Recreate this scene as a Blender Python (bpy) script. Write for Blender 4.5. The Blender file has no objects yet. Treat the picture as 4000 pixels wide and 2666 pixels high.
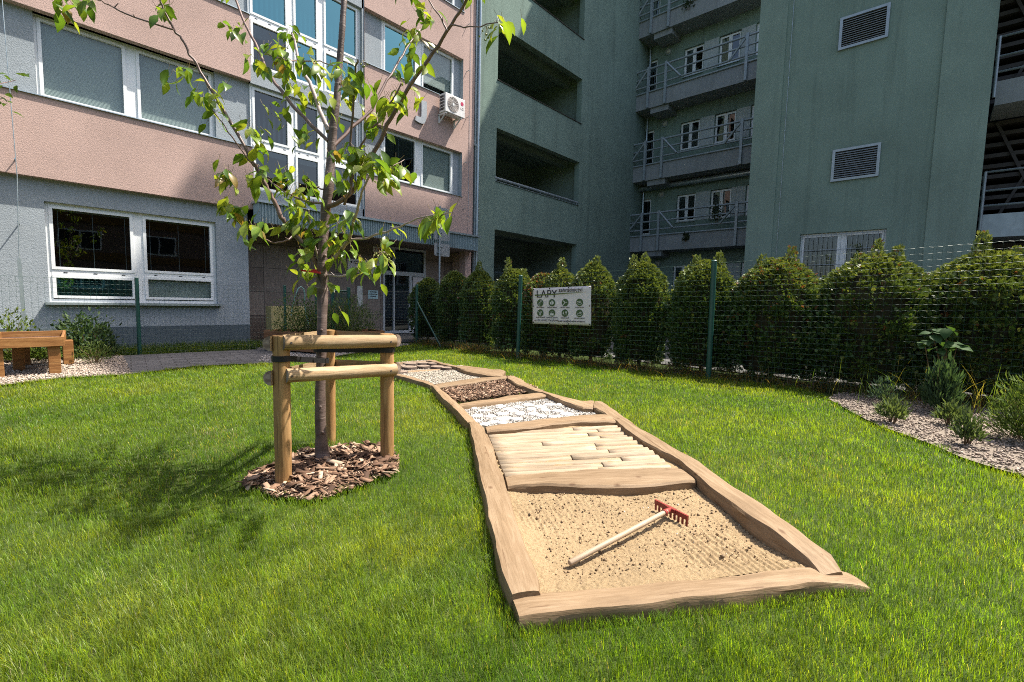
import bpy, math, random
import numpy as np
from mathutils import Vector, Matrix, noise as mnoise
random.seed(7); rng = np.random.default_rng(7)
S = bpy.context.scene
COL = S.collection
rad = math.radians

# ------------------------------------------------------------------ camera
CAM_H = 1.2
YAW, PITCH, ROLL = rad(42.3223309), rad(4.850533), rad(1.33234846)
FPX = 1807.66506948                      # focal length in pixels of a 4000 px wide picture
fw = Vector((math.cos(YAW)*math.cos(PITCH), math.sin(YAW)*math.cos(PITCH), -math.sin(PITCH)))
rt0 = Vector((math.sin(YAW), -math.cos(YAW), 0)); up0 = rt0.cross(fw)
RT = math.cos(ROLL)*rt0 + math.sin(ROLL)*up0
UP = -math.sin(ROLL)*rt0 + math.cos(ROLL)*up0
CPOS = Vector((0, 0, CAM_H))
cd = bpy.data.cameras.new('camera'); cam = bpy.data.objects.new('camera', cd); COL.objects.link(cam)
cd.sensor_width = 36; cd.lens = FPX/4000*36; cd.clip_start = .05; cd.clip_end = 500
cam.matrix_world = Matrix(((RT.x, UP.x, -fw.x, 0), (RT.y, UP.y, -fw.y, 0), (RT.z, UP.z, -fw.z, CAM_H), (0, 0, 0, 1)))
S.camera = cam

# ------------------------------------------------------------------ sky, sun, exposure
SUN = Vector((1.0, -.55, 2.0)).normalized()
w = bpy.data.worlds.new('World'); S.world = w; w.use_nodes = True
nt = w.node_tree; sky = nt.nodes.new('ShaderNodeTexSky'); sky.sky_type = 'NISHITA'; sky.sun_disc = False
sky.sun_elevation = math.asin(SUN.z); sky.sun_rotation = math.atan2(SUN.x, SUN.y)
sky.air_density = 1.0; sky.dust_density = 3.5; sky.ozone_density = .3
nt.links.new(sky.outputs[0], nt.nodes['Background'].inputs[0]); nt.nodes['Background'].inputs[1].default_value = .125
sl = bpy.data.lights.new('sun', 'SUN'); sl.energy = 4.8; sl.angle = rad(.53); sl.color = (1, .94, .84)
so = bpy.data.objects.new('sun', sl); COL.objects.link(so)
so.rotation_euler = SUN.to_track_quat('Z', 'Y').to_euler(); so.location = SUN*60
S.view_settings.view_transform = 'Standard'; S.view_settings.look = 'None'
S.view_settings.exposure = 1.27; S.view_settings.gamma = 1
S.cycles.pixel_filter_type = 'BLACKMAN_HARRIS'; S.cycles.filter_width = 1.0; S.cycles.use_denoising = False; S.cycles.use_adaptive_sampling = False
S.cycles.max_bounces = 8; S.cycles.transparent_max_bounces = 16
S.cycles.caustics_reflective = False; S.cycles.caustics_refractive = False

# ------------------------------------------------------------------ pixel rays of the 4000 px photograph -> world points
def ray(x, y): return fw + RT*((x-2000)/FPX) - UP*((y-1333)/FPX)
def G(x, y, z=0.0):
    d = ray(x, y); return CPOS + d*((z-CAM_H)/d.z)
def FX(x, y, X):
    d = ray(x, y); return CPOS + d*(X/d.x)
def FY(x, y, Y):
    d = ray(x, y); return CPOS + d*(Y/d.y)
def D(x, y, depth): return CPOS + ray(x, y)*depth
def depth_of(p): return (Vector(p)-CPOS).dot(fw)

# ------------------------------------------------------------------ object helpers
def tag(o, label=None, cat=None, group=None, kind=None):
    if label: o['label'] = label
    if cat: o['category'] = cat
    if group: o['group'] = group
    if kind: o['kind'] = kind
    return o
def thing(name, label, cat, loc=(0, 0, 0), group=None):
    o = bpy.data.objects.new(name, None); COL.objects.link(o); o.location = loc; o.empty_display_size = .1
    return tag(o, label, cat, group)
def copy_tree(o, parent=None):
    c = o.copy(); COL.objects.link(c)
    if parent: c.parent = parent
    for ch in [k for k in bpy.data.objects if k.parent == o]: copy_tree(ch, c)
    return c
def world_loc(o):
    v = Vector(o.location)
    while o.parent: o = o.parent; v = v + Vector(o.location)
    return v
def link(name, me, mats, parent=None, loc=None):
    o = bpy.data.objects.new(name, me); COL.objects.link(o)
    for m in (mats if isinstance(mats, (list, tuple)) else [mats]): me.materials.append(m)
    if parent: o.parent = parent
    if loc is not None: o.location = Vector(loc) - (world_loc(parent) if parent else Vector())
    return o
class MB:
    def __init__(s): s.v = []; s.f = []; s.m = []; s.sm = []
    def add(s, vs, fs, mi=0, smooth=False):
        n = len(s.v); s.v += [tuple(p) for p in vs]
        for f in fs: s.f.append(tuple(i+n for i in f)); s.m.append(mi); s.sm.append(smooth)
    def box(s, p, q, mi=0):
        x0, x1 = sorted((p[0], q[0])); y0, y1 = sorted((p[1], q[1])); z0, z1 = sorted((p[2], q[2]))
        s.add([(x0,y0,z0),(x1,y0,z0),(x1,y1,z0),(x0,y1,z0),(x0,y0,z1),(x1,y0,z1),(x1,y1,z1),(x0,y1,z1)],
              [(0,3,2,1),(4,5,6,7),(0,1,5,4),(1,2,6,5),(2,3,7,6),(3,0,4,7)], mi)
    def quad(s, a, b, c, d, mi=0): s.add([a, b, c, d], [(0,1,2,3)], mi)
    def obox(s, c, ax, ay, az, mi=0):           # oriented box: centre and three half-axis vectors
        c, ax, ay, az = map(Vector, (c, ax, ay, az))
        vs = [c+sx*ax+sy*ay+sz*az for sz in (-1,1) for sy in (-1,1) for sx in (-1,1)]
        s.add(vs, [(0,2,3,1),(4,5,7,6),(0,1,5,4),(1,3,7,5),(3,2,6,7),(2,0,4,6)], mi)
    def bar(s, a, b, wd, th, upv=(0,0,1), mi=0):
        a, b = Vector(a), Vector(b); d = (b-a); l = d.length; d.normalize()
        side = d.cross(Vector(upv))
        if side.length < 1e-4: side = d.cross(Vector((1,0,0)))
        side.normalize(); u = side.cross(d)
        s.obox((a+b)/2, d*l/2, side*wd/2, u*th/2, mi)
    def tube(s, pts, r, n=8, cap=True, mi=0, smooth=True, wob=0):
        pts = [Vector(p) for p in pts]; k = len(pts)
        rs = r if isinstance(r, (list, tuple)) else [r]*k
        vs = []; prev = None
        for i, p in enumerate(pts):
            t = (pts[min(i+1,k-1)]-pts[max(i-1,0)])
            if t.length < 1e-9: t = Vector((0,0,1))
            t.normalize()
            if prev is None:
                a = t.cross(Vector((0,0,1)))
                if a.length < .1: a = t.cross(Vector((1,0,0)))
            else: a = prev - t*prev.dot(t)
            a.normalize(); prev = a; b = t.cross(a)
            for j in range(n):
                an = 2*math.pi*j/n; rr = rs[i]*(1+(wob*mnoise.noise((p*9+Vector((math.cos(an), math.sin(an), 0))*1.3)) if wob else 0))
                vs.append(p+(a*math.cos(an)+b*math.sin(an))*rr)
        fs = [(i*n+j, i*n+(j+1)%n, (i+1)*n+(j+1)%n, (i+1)*n+j) for i in range(k-1) for j in range(n)]
        s.add(vs, fs, mi, smooth)
        if cap: s.add(vs[:n], [tuple(range(n))[::-1]], mi); s.add(vs[-n:], [tuple(range(n))], mi)
    def prism(s, poly, ext, mi=0):              # planar polygon (3-D points) pushed along ext
        n = len(poly); e = Vector(ext); a = [Vector(p) for p in poly]
        s.add(a+[p+e for p in a], [tuple(range(n))[::-1], tuple(range(n, 2*n))]+[(i,(i+1)%n,n+(i+1)%n,n+i) for i in range(n)], mi)
    def build(s, name, mats, parent=None, loc=None, bevel=0):
        me = bpy.data.meshes.new(name)
        org = Vector(loc) if loc is not None else (world_loc(parent) if parent else Vector())
        me.from_pydata([tuple(Vector(p)-org) for p in s.v], [], s.f)
        me.polygons.foreach_set('material_index', s.m); me.polygons.foreach_set('use_smooth', s.sm); me.update()
        o = link(name, me, mats, parent, org)
        if bevel:
            b = o.modifiers.new('bevel', 'BEVEL'); b.width = bevel; b.segments = 2; b.limit_method = 'ANGLE'
        return o
def np_mesh(name, V, F, mats, parent=None, loc=None, col=None, smooth=False, mi=None):
    """V (n,3) float, F (m,k) int with one k, col (n,3) optional per-vertex colour"""
    me = bpy.data.meshes.new(name); V = np.asarray(V, np.float32); F = np.asarray(F, np.int32)
    org = Vector(loc) if loc is not None else (world_loc(parent) if parent else Vector())
    V = V - np.array(org, np.float32)
    m, k = F.shape
    me.vertices.add(len(V)); me.vertices.foreach_set('co', V.ravel())
    me.loops.add(m*k); me.loops.foreach_set('vertex_index', F.ravel())
    me.polygons.add(m); me.polygons.foreach_set('loop_start', np.arange(0, m*k, k, dtype=np.int32))
    me.polygons.foreach_set('loop_total', np.full(m, k, np.int32))
    if smooth: me.polygons.foreach_set('use_smooth', np.ones(m, bool))
    if mi is not None: me.polygons.foreach_set('material_index', np.asarray(mi, np.int32))
    if col is not None:
        at = me.attributes.new('tint', 'FLOAT_COLOR', 'POINT')
        at.data.foreach_set('color', np.concatenate([np.asarray(col, np.float32), np.ones((len(V),1), np.float32)], 1).ravel())
    me.update(calc_edges=True)
    return link(name, me, mats, parent, org)
def text_obj(body, size, parent, mat, origin, right, upv, align='CENTER', name='lettering', sx=1.0, depth=.0015):
    cu = bpy.data.curves.new('txt', 'FONT'); cu.body = body; cu.size = size; cu.align_x = align; cu.align_y = 'BOTTOM_BASELINE'
    cu.extrude = depth; cu.resolution_u = 3
    t = bpy.data.objects.new('txt', cu); COL.objects.link(t)
    dg = bpy.context.evaluated_depsgraph_get(); me = bpy.data.meshes.new_from_object(t.evaluated_get(dg))
    bpy.data.objects.remove(t); bpy.data.curves.remove(cu)
    r = Vector(right).normalized(); u = Vector(upv).normalized(); n = r.cross(u)
    M = Matrix(((r.x*sx,u.x,n.x,0),(r.y*sx,u.y,n.y,0),(r.z*sx,u.z,n.z,0),(0,0,0,1)))
    me.transform(M); me.name = name; me.materials.clear()
    return link(name, me, mat, parent, origin)

# ------------------------------------------------------------------ materials
def M_(name, rough=.8, spec=.3):
    m = bpy.data.materials.new(name); m.use_nodes = True; n = m.node_tree.nodes; l = m.node_tree.links
    b = n['Principled BSDF']; b.inputs['Roughness'].default_value = rough; b.inputs['Specular IOR Level'].default_value = spec
    return m, n, l, b
def coord(n, l, scale=(1,1,1), kind='Object', rot=(0,0,0)):
    tc = n.new('ShaderNodeTexCoord'); mp = n.new('ShaderNodeMapping'); mp.inputs['Scale'].default_value = scale; mp.inputs['Rotation'].default_value = rot
    l.new(tc.outputs[kind], mp.inputs[0]); return mp.outputs[0]
def nz(n, l, vec, scale, detail=4, rough=.55, dist=0):
    t = n.new('ShaderNodeTexNoise'); t.inputs['Scale'].default_value = scale; t.inputs['Detail'].default_value = detail
    t.inputs['Roughness'].default_value = rough; t.inputs['Distortion'].default_value = dist; l.new(vec, t.inputs['Vector']); return t.outputs['Fac']
def ramp(n, l, fac, stops):
    r = n.new('ShaderNodeValToRGB'); e = r.color_ramp.elements
    while len(e) < len(stops): e.new(.5)
    for k, (p, c) in enumerate(stops): e[k].position = p; e[k].color = (*c, 1) if len(c) == 3 else c
    l.new(fac, r.inputs[0]); return r.outputs[0]
def mixc(n, l, a, b, fac, mode='MIX'):
    x = n.new('ShaderNodeMix'); x.data_type = 'RGBA'; x.blend_type = mode
    for s, v in (('Factor', fac),): 
        if isinstance(v, (int, float)): x.inputs[0].default_value = v
        else: l.new(v, x.inputs[0])
    for i, v in ((6, a), (7, b)):
        if isinstance(v, tuple): x.inputs[i].default_value = (*v, 1)
        else: l.new(v, x.inputs[i])
    return x.outputs[2]
def bump(n, l, b, h, strength=.4, dist=.01):
    bp = n.new('ShaderNodeBump'); bp.inputs['Strength'].default_value = strength; bp.inputs['Distance'].default_value = dist
    l.new(h, bp.inputs['Height']); l.new(bp.outputs[0], b.inputs['Normal'])
def mul(c, k): return tuple(min(1, x*k) for x in c)
def plain(name, c, rough=.6, spec=.4, metal=0, var=.12, sc=6):
    m, n, l, b = M_(name, rough, spec); b.inputs['Metallic'].default_value = metal
    v = coord(n, l); f = nz(n, l, v, sc, 5)
    l.new(ramp(n, l, f, [(.3, mul(c, 1-var)), (.7, mul(c, 1+var))]), b.inputs['Base Color']); return m
def stucco(name, c, grime=.25, grain=48):
    m, n, l, b = M_(name, .92, .15); v = coord(n, l)
    big = nz(n, l, v, .55, 6, .6); fine = nz(n, l, v, grain*.6, 3, .7); st = nz(n, l, coord(n, l, (2.2,2.2,.12)), 1.5, 5, .65)
    c1 = ramp(n, l, big, [(.25, mul(c, .82)), (.5, c), (.75, mul(c, 1.15))])
    c2 = mixc(n, l, c1, mul(c, .55), ramp(n, l, st, [(.52, (0,0,0)), (.8, (grime,)*3)]))
    c3 = mixc(n, l, c2, ramp(n, l, fine, [(.3, (.88,)*3), (.7, (1,)*3)]), .8, 'MULTIPLY')
    l.new(c3, b.inputs['Base Color']); bump(n, l, b, nz(n, l, v, grain, 4, .7), .7, .014); return m
def wood(name, a, c, stretch=14, rough=.7, dark=(.09,.045,.02), knots=True, spec=.25):
    m, n, l, b = M_(name, rough, spec); v = coord(n, l, (1, stretch, stretch))
    oi = n.new('ShaderNodeObjectInfo'); ad = n.new('ShaderNodeVectorMath'); ad.operation = 'ADD'
    sc = n.new('ShaderNodeVectorMath'); sc.operation = 'SCALE'; cb = n.new('ShaderNodeCombineXYZ')
    for i in range(3): l.new(oi.outputs['Random'], cb.inputs[i])
    l.new(cb.outputs[0], sc.inputs[0]); sc.inputs['Scale'].default_value = 37; l.new(v, ad.inputs[0]); l.new(sc.outputs[0], ad.inputs[1]); v2 = ad.outputs[0]
    g = nz(n, l, v2, 2.6, 8, .62, .5); g2 = nz(n, l, v2, 11, 4, .6, .2)
    base = ramp(n, l, g, [(.28, mul(c, .8)), (.45, c), (.62, a), (.8, mul(a, 1.08))])
    base = mixc(n, l, base, ramp(n, l, g2, [(.35, (.80,.75,.70)), (.6, (1,1,1))]), .65, 'MULTIPLY')
    ck = nz(n, l, coord(n, l, (.55, stretch*2.6, stretch*2.6)), 1.5, 3, .5, .15)
    base = mixc(n, l, base, dark, ramp(n, l, ck, [(.655, (0,0,0)), (.685, (.65,)*3)]))
    big = nz(n, l, coord(n, l), 2.2, 4); base = mixc(n, l, base, ramp(n, l, big, [(.3, (.72,.7,.68)), (.65, (1.0,1.0,1.0))]), .7, 'MULTIPLY')
    if knots:
        vo = n.new('ShaderNodeTexVoronoi'); vo.inputs['Scale'].default_value = 1; l.new(coord(n, l, (4.2, 7, 7)), vo.inputs['Vector'])
        base = mixc(n, l, base, dark, ramp(n, l, vo.outputs['Distance'], [(.05, (.75,)*3), (.13, (0,0,0))]))
    br = n.new('ShaderNodeHueSaturation'); l.new(base, br.inputs['Color'])
    mr = n.new('ShaderNodeMapRange'); l.new(oi.outputs['Random'], mr.inputs[0]); mr.inputs[3].default_value = .84; mr.inputs[4].default_value = 1.12
    l.new(mr.outputs[0], br.inputs['Value']); l.new(br.outputs[0], b.inputs['Base Color'])
    bump(n, l, b, g2, .35, .006); return m
def tinted(name, rough=.6, spec=.3, trans=0.0, trcol=(1,1,1), bumpy=0):
    """base colour from the mesh's own tint attribute (each leaf, chip, pebble its own colour)"""
    m, n, l, b = M_(name, rough, spec); at = n.new('ShaderNodeAttribute'); at.attribute_name = 'tint'
    l.new(at.outputs['Color'], b.inputs['Base Color'])
    if trans:
        t = n.new('ShaderNodeBsdfTranslucent'); l.new(mixc(n, l, at.outputs['Color'], trcol, 1.0, 'MULTIPLY'), t.inputs[0])
        mx = n.new('ShaderNodeMixShader'); mx.inputs[0].default_value = trans
        l.new(b.outputs[0], mx.inputs[1]); l.new(t.outputs[0], mx.inputs[2]); l.new(mx.outputs[0], n['Material Output'].inputs[0])
    if bumpy: bump(n, l, b, nz(n, l, coord(n, l), 90, 4), bumpy, .004)
    return m
def glass_mat(name, tint=(.55,.68,.68), rough=.015, boost=1.0, refl=(.95,1,1)):
    m, n, l, b = M_(name); n.remove(b)
    tr = n.new('ShaderNodeBsdfTransparent'); tr.inputs[0].default_value = (*tint, 1)
    gl = n.new('ShaderNodeBsdfGlossy'); gl.inputs['Roughness'].default_value = rough; gl.inputs[0].default_value = (*refl, 1)
    fr = n.new('ShaderNodeFresnel'); fr.inputs[0].default_value = 1.6
    ma = n.new('ShaderNodeMath'); ma.operation = 'MULTIPLY_ADD'; ma.use_clamp = True; ma.inputs[1].default_value = boost; ma.inputs[2].default_value = .03; l.new(fr.outputs[0], ma.inputs[0])
    bp = n.new('ShaderNodeBump'); bp.inputs['Strength'].default_value = .06; bp.inputs['Distance'].default_value = .02
    l.new(nz(n, l, coord(n, l), 1.3, 2), bp.inputs['Height']); l.new(bp.outputs[0], gl.inputs['Normal'])
    mx = n.new('ShaderNodeMixShader'); l.new(ma.outputs[0], mx.inputs[0]); l.new(tr.outputs[0], mx.inputs[1]); l.new(gl.outputs[0], mx.inputs[2])
    l.new(mx.outputs[0], n['Material Output'].inputs[0]); return m

m_pink = stucco('pink_stucco', (.47,.335,.29), .12)
m_greyst = stucco('grey_stucco', (.31,.345,.37), .2)
m_dado = stucco('dark_dado_stucco', (.10,.125,.14), .3)
m_green = stucco('green_stucco', (.195,.265,.222), .75)
m_green2 = stucco('green_pier_stucco', (.21,.28,.235), .6)
m_deep = stucco('loggia_stucco', (.21,.27,.225), .3)
m_paleg = stucco('pale_grey_stucco', (.43,.47,.46), .25)
m_plinth = stucco('pale_plinth_stucco', (.42,.45,.47), .3)
m_conc = stucco('balcony_concrete', (.27,.285,.285), .7, 60)
m_white = plain('white_window_frame', (.72,.74,.74), .35, .5, 0, .03)
m_alu = plain('aluminium_frame', (.55,.57,.58), .4, .5, .3, .05)
m_zinc = plain('zinc_flashing', (.38,.44,.46), .35, .5, .6, .12)
m_rail = plain('galvanised_rail', (.27,.31,.33), .5, .4, .3, .15)
m_rail2 = plain('pale_steel_rail', (.30,.34,.36), .45, .5, .4, .12)
m_darkmet = plain('dark_stair_steel', (.07,.06,.055), .7, .3, .2, .2)
m_gpost = plain('green_coated_post', (.012,.065,.05), .4, .5, 0, .15)
m_wire = plain('green_coated_wire', (.02,.06,.05), .35, .6, 0, .1)
m_wirelit = plain('sunlit_green_wire', (.03,.07,.055), .35, .5, .1, .1)  # lighter copy of the green wire, sunlight put into its colour
m_black = plain('black_webbing', (.012,.012,.013), .6, .3, 0, .2)
m_dark = plain('dark_interior', (.02,.021,.022), .9, .1, 0, .3)
m_room = plain('room_wall', (.16,.16,.15), .9, .1, 0, .2)
m_blind = None
m_red = plain('red_enamel', (.20,.028,.022), .5, .4, 0, .2, 40)
m_tag = plain('red_plastic_tape', (.62,.03,.03), .45, .4, 0, .1)
m_board = plain('white_vinyl', (.66,.61,.60), .35, .5, 0, .04)
m_ink = plain('dark_print', (.03,.025,.03), .6, .3, 0, .05)
m_olive = plain('olive_print', (.10,.14,.03), .6, .3, 0, .05)
m_leafgreen = plain('green_print', (.055,.10,.035), .6, .3, 0, .05)
m_offwhite = plain('pale_print', (.6,.6,.55), .6, .3, 0, .04)
m_acwhite = plain('white_ac_casing', (.70,.68,.66), .4, .5, 0, .04)
m_acfan = plain('grey_fan_grille', (.30,.24,.20), .5, .4, 0, .1)
m_magenta = plain('crimson_print', (.45,.02,.08), .5, .4, 0, .05)
m_orange = plain('orange_print', (.55,.20,.03), .6, .3, 0, .1)
m_hose = plain('pale_green_hose', (.16,.30,.27), .4, .5, 0, .05)
m_yellow = plain('ochre_cabinet', (.36,.30,.13), .6, .4, 0, .12)
m_lampglass = plain('frosted_lamp_glass', (.42,.42,.36), .25, .6, 0, .05)
m_signback = plain('bare_aluminium_plate', (.40,.42,.43), .4, .5, .6, .1)
m_glass = glass_mat('window_glass', (.88,.92,.90), .015, .45)
m_glassdark = glass_mat('dark_window_glass', (.35,.42,.44), .015, .75)
m_glassteal = glass_mat('teal_window_glass', (.30,.52,.55), .02, 3.2, (.42,.92,1.0))

def blind_material():
    m, n, l, b = M_('slatted_blind', .55, .3); v = coord(n, l); wv = n.new('ShaderNodeTexWave'); wv.wave_type = 'BANDS'; wv.bands_direction = 'Z'
    wv.inputs['Scale'].default_value = 13; wv.inputs['Distortion'].default_value = 0; l.new(v, wv.inputs[0])
    l.new(ramp(n, l, wv.outputs[1], [(.0, (.24,.30,.29)), (.5, (.31,.37,.36))]), b.inputs['Base Color']); bump(n, l, b, wv.outputs[1], .5, .01); return m
m_blind = blind_material()
def stone_material():
    m, n, l, b = M_('stone_cladding', .6, .3); v = coord(n, l, (1,1,1), 'Object', (rad(90),0,0))
    br = n.new('ShaderNodeTexBrick'); br.offset = 0; br.inputs['Scale'].default_value = 1; br.inputs['Brick Width'].default_value = .92; br.inputs['Row Height'].default_value = .66
    br.inputs['Mortar Size'].default_value = .006; br.inputs['Mortar Smooth'].default_value = 0
    br.inputs['Color1'].default_value = (.185,.145,.12,1); br.inputs['Color2'].default_value = (.32,.26,.215,1); br.inputs['Mortar'].default_value = (.04,.035,.033,1); br.inputs['Bias'].default_value = -.1
    l.new(v, br.inputs['Vector']); f = nz(n, l, coord(n, l, (9,9,1.2)), 2, 8, .7); f2 = nz(n, l, coord(n, l), 40, 3, .7)
    c = mixc(n, l, br.outputs[0], ramp(n, l, f, [(.3, (.6,.58,.56)), (.7, (1.15,1.12,1.1))]), .8, 'MULTIPLY')
    c = mixc(n, l, c, ramp(n, l, f2, [(.3, (.75,.75,.75)), (.6, (1.1,1.1,1.1))]), .7, 'MULTIPLY')
    l.new(c, b.inputs['Base Color']); bump(n, l, b, f2, .2, .004); return m
m_stone = stone_material()
m_corr = plain('corrugated_sheet', (.24,.31,.33), .4, .5, .3, .1, 3)
def paver_material():
    m, n, l, b = M_('concrete_pavers', .9, .2); v = coord(n, l, (1,1,1), 'Object', (0,0,rad(8)))
    br = n.new('ShaderNodeTexBrick'); br.inputs['Scale'].default_value = 1; br.inputs['Brick Width'].default_value = .4; br.inputs['Row Height'].default_value = .2; br.inputs['Mortar Size'].default_value = .008
    br.inputs['Color1'].default_value = (.11,.107,.107,1); br.inputs['Color2'].default_value = (.165,.16,.16,1); br.inputs['Mortar'].default_value = (.06,.057,.052,1); l.new(v, br.inputs['Vector'])
    f = nz(n, l, v, 30, 5, .7); l.new(mixc(n, l, br.outputs[0], ramp(n, l, f, [(.3, (.7,)*3), (.7, (1.1,)*3)]), .8, 'MULTIPLY'), b.inputs['Base Color']); bump(n, l, b, br.outputs['Fac'], -.5, .006); return m
m_paver = paver_material()
def ground_material(name, stops, sc, bsc, bs=.6, bd=.01):
    m, n, l, b = M_(name, .95, .1); v = coord(n, l); f = nz(n, l, v, sc, 8, .7); f2 = nz(n, l, v, 1.3, 4)
    c = ramp(n, l, f, stops); c = mixc(n, l, c, ramp(n, l, f2, [(.3, (.8,)*3), (.7, (1.08,)*3)]), .8, 'MULTIPLY')
    l.new(c, b.inputs['Base Color']); bump(n, l, b, nz(n, l, v, bsc, 5, .7), bs, bd); return m
m_soil = ground_material('turf_soil', [(.3, (.025,.04,.010)), (.55, (.05,.075,.018)), (.75, (.09,.085,.04))], 25, 60)
m_sand = ground_material('play_sand', [(.25, (.26,.182,.097)), (.5, (.335,.242,.138)), (.8, (.41,.31,.195))], 90, 320, 1.0, .008)
m_gravelb = ground_material('gravel_bed_base', [(.3, (.13,.105,.085)), (.55, (.28,.235,.19)), (.8, (.42,.37,.31))], 60, 70, .9, .02)
m_mulchb = ground_material('mulch_base', [(.3, (.025,.015,.011)), (.6, (.07,.042,.03))], 40, 60, .9, .02)
m_pave2 = ground_material('yard_asphalt', [(.3, (.09,.09,.088)), (.7, (.14,.138,.13))], 40, 120, .4, .005)
m_timber = wood('hewn_timber', (.27,.192,.118), (.22,.15,.086), 13)
m_pale = wood('peeled_pole_wood', (.40,.325,.235), (.31,.24,.16), 16, .75, (.16,.09,.045))
m_post = wood('stake_wood', (.43,.265,.115), (.33,.185,.072), 12, .7, (.08,.04,.015))
m_rail_w = wood('rail_wood', (.42,.315,.195), (.33,.225,.12), 12, .7, (.12,.06,.03))
m_plank = wood('planter_plank', (.29,.155,.085), (.20,.095,.045), 10, .6, (.08,.035,.02))
m_table = wood('oak_table', (.34,.175,.065), (.25,.115,.04), 9, .5, (.1,.045,.02))
m_handle = wood('rake_handle', (.47,.375,.28), (.42,.32,.22), 20, .55, (.4,.25,.15), False)
def endgrain():
    m, n, l, b = M_('end_grain', .8, .2); v = coord(n, l); wv = n.new('ShaderNodeTexWave'); wv.wave_type = 'RINGS'; wv.rings_direction = 'Z'
    wv.inputs['Scale'].default_value = 14; wv.inputs['Distortion'].default_value = 3; wv.inputs['Detail Scale'].default_value = 2; l.new(v, wv.inputs[0])
    c = ramp(n, l, wv.outputs[1], [(.2, (.17,.12,.09)), (.7, (.30,.235,.185))]); f = nz(n, l, v, 12, 5)
    l.new(mixc(n, l, c, ramp(n, l, f, [(.3, (.6,.6,.6)), (.7, (1.1,1.1,1.1))]), .8, 'MULTIPLY'), b.inputs['Base Color']); return m
m_endgrain = endgrain()
def bark_material():
    m, n, l, b = M_('cherry_bark', .55, .35); v = coord(n, l, (5,5,40)); f = nz(n, l, v, 1.0, 5, .6, .8); f2 = nz(n, l, coord(n, l), 14, 5)
    c = ramp(n, l, f2, [(.3, (.062,.042,.036)), (.6, (.12,.085,.073)), (.8, (.20,.15,.135))])
    c = mixc(n, l, c, (.36,.29,.25), ramp(n, l, f, [(.60, (0,0,0)), (.68, (.75,)*3)])); l.new(c, b.inputs['Base Color']); bump(n, l, b, f, .6, .006); return m
m_bark = bark_material()
m_twig = plain('young_cherry_bark', (.15,.095,.08), .45, .45, 0, .3, 20)
m_barkd = plain('dark_log_bark', (.075,.055,.045), .9, .2, 0, .35, 40)
m_leaf = tinted('cherry_leaf', .36, .45, .48, (1.5,1.35,.55))
m_grass = tinted('grass_blade', .40, .32, .58, (1.75,1.6,.34))
m_thuja = tinted('thuja_spray', .42, .45, .22, (1.4,1.25,.5))
m_shrub = tinted('shrub_leaf', .65, .12, .35, (1.3,1.25,.55))
m_chip = tinted('bark_chip', .85, .2, 0, (1,1,1), .5)
m_pebble = tinted('pebble', .75, .3, 0, (1,1,1), .3)
m_cobble = plain('white_cobble', (.50,.48,.455), .7, .3, 0, .12, 9)
m_core = plain('shaded_twig_core', (.04,.034,.018), .95, .1, 0, .4, 20)
m_stem = plain('woody_stem', (.14,.09,.05), .85, .2, 0, .3, 25)
# ================================================================== ground
def sheet(name, poly, z, mat, kind='structure', label=None, cat=None, sub=None):
    me = bpy.data.meshes.new(name); me.from_pydata([(x, y, z) for x, y in poly], [], [tuple(range(len(poly)))]); me.update()
    if me.polygons[0].normal.z < 0: me.flip_normals()
    o = link(name, me, mat); return tag(o, label, cat, None, kind)
sheet('ground', [(-150,-150),(150,-150),(150,150),(-150,150)], -.05, m_soil)
sheet('yard_pavement', [(9.3,-40),(60,-40),(60,40),(9.3,40)], -.03, m_pave2)

# ================================================================== facade helpers
def wall_y(mb, x0, x1, z0, z1, y, holes=(), reveal=.16, mi=0, mr=None):
    """front face at y looking towards -y, with rectangular holes and their reveals"""
    xs = sorted({x0, x1, *[h[0] for h in holes], *[h[1] for h in holes]}); zs = sorted({z0, z1, *[h[2] for h in holes], *[h[3] for h in holes]})
    xs = [x for x in xs if x0 <= x <= x1]; zs = [z for z in zs if z0 <= z <= z1]
    for a, b in zip(xs, xs[1:]):
        for c, d in zip(zs, zs[1:]):
            if any(h[0]-1e-6 <= a and b <= h[1]+1e-6 and h[2]-1e-6 <= c and d <= h[3]+1e-6 for h in holes): continue
            mb.quad((a,y,c),(b,y,c),(b,y,d),(a,y,d), mi)
    r = mi if mr is None else mr
    for a, b, c, d in holes:
        Y = y+reveal
        if c > z0+1e-6 or True: mb.quad((a,y,c),(a,Y,c),(b,Y,c),(b,y,c), r)
        mb.quad((a,y,d),(b,y,d),(b,Y,d),(a,Y,d), r); mb.quad((a,y,c),(a,y,d),(a,Y,d),(a,Y,c), r); mb.quad((b,y,c),(b,Y,c),(b,Y,d),(b,y,d), r)
def wall_x(mb, y0, y1, z0, z1, x, holes=(), reveal=.16, mi=0):
    t = MB(); wall_y(t, y0, y1, z0, z1, x, holes, reveal)
    mb.add([(p[1], p[0], p[2]) for p in t.v], [f[::-1] for f in t.f], mi)
def frame_rect(mb, f, u0, u1, z0, z1, wd, d0, d1):
    """rectangular frame bars; f(u, d, z) maps to world"""
    for a, b, c, d in ((u0,u0+wd,z0,z1),(u1-wd,u1,z0,z1),(u0+wd,u1-wd,z0,z0+wd),(u0+wd,u1-wd,z1-wd,z1)):
        mb.box(f(a,d0,c), f(b,d1,d))
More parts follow.
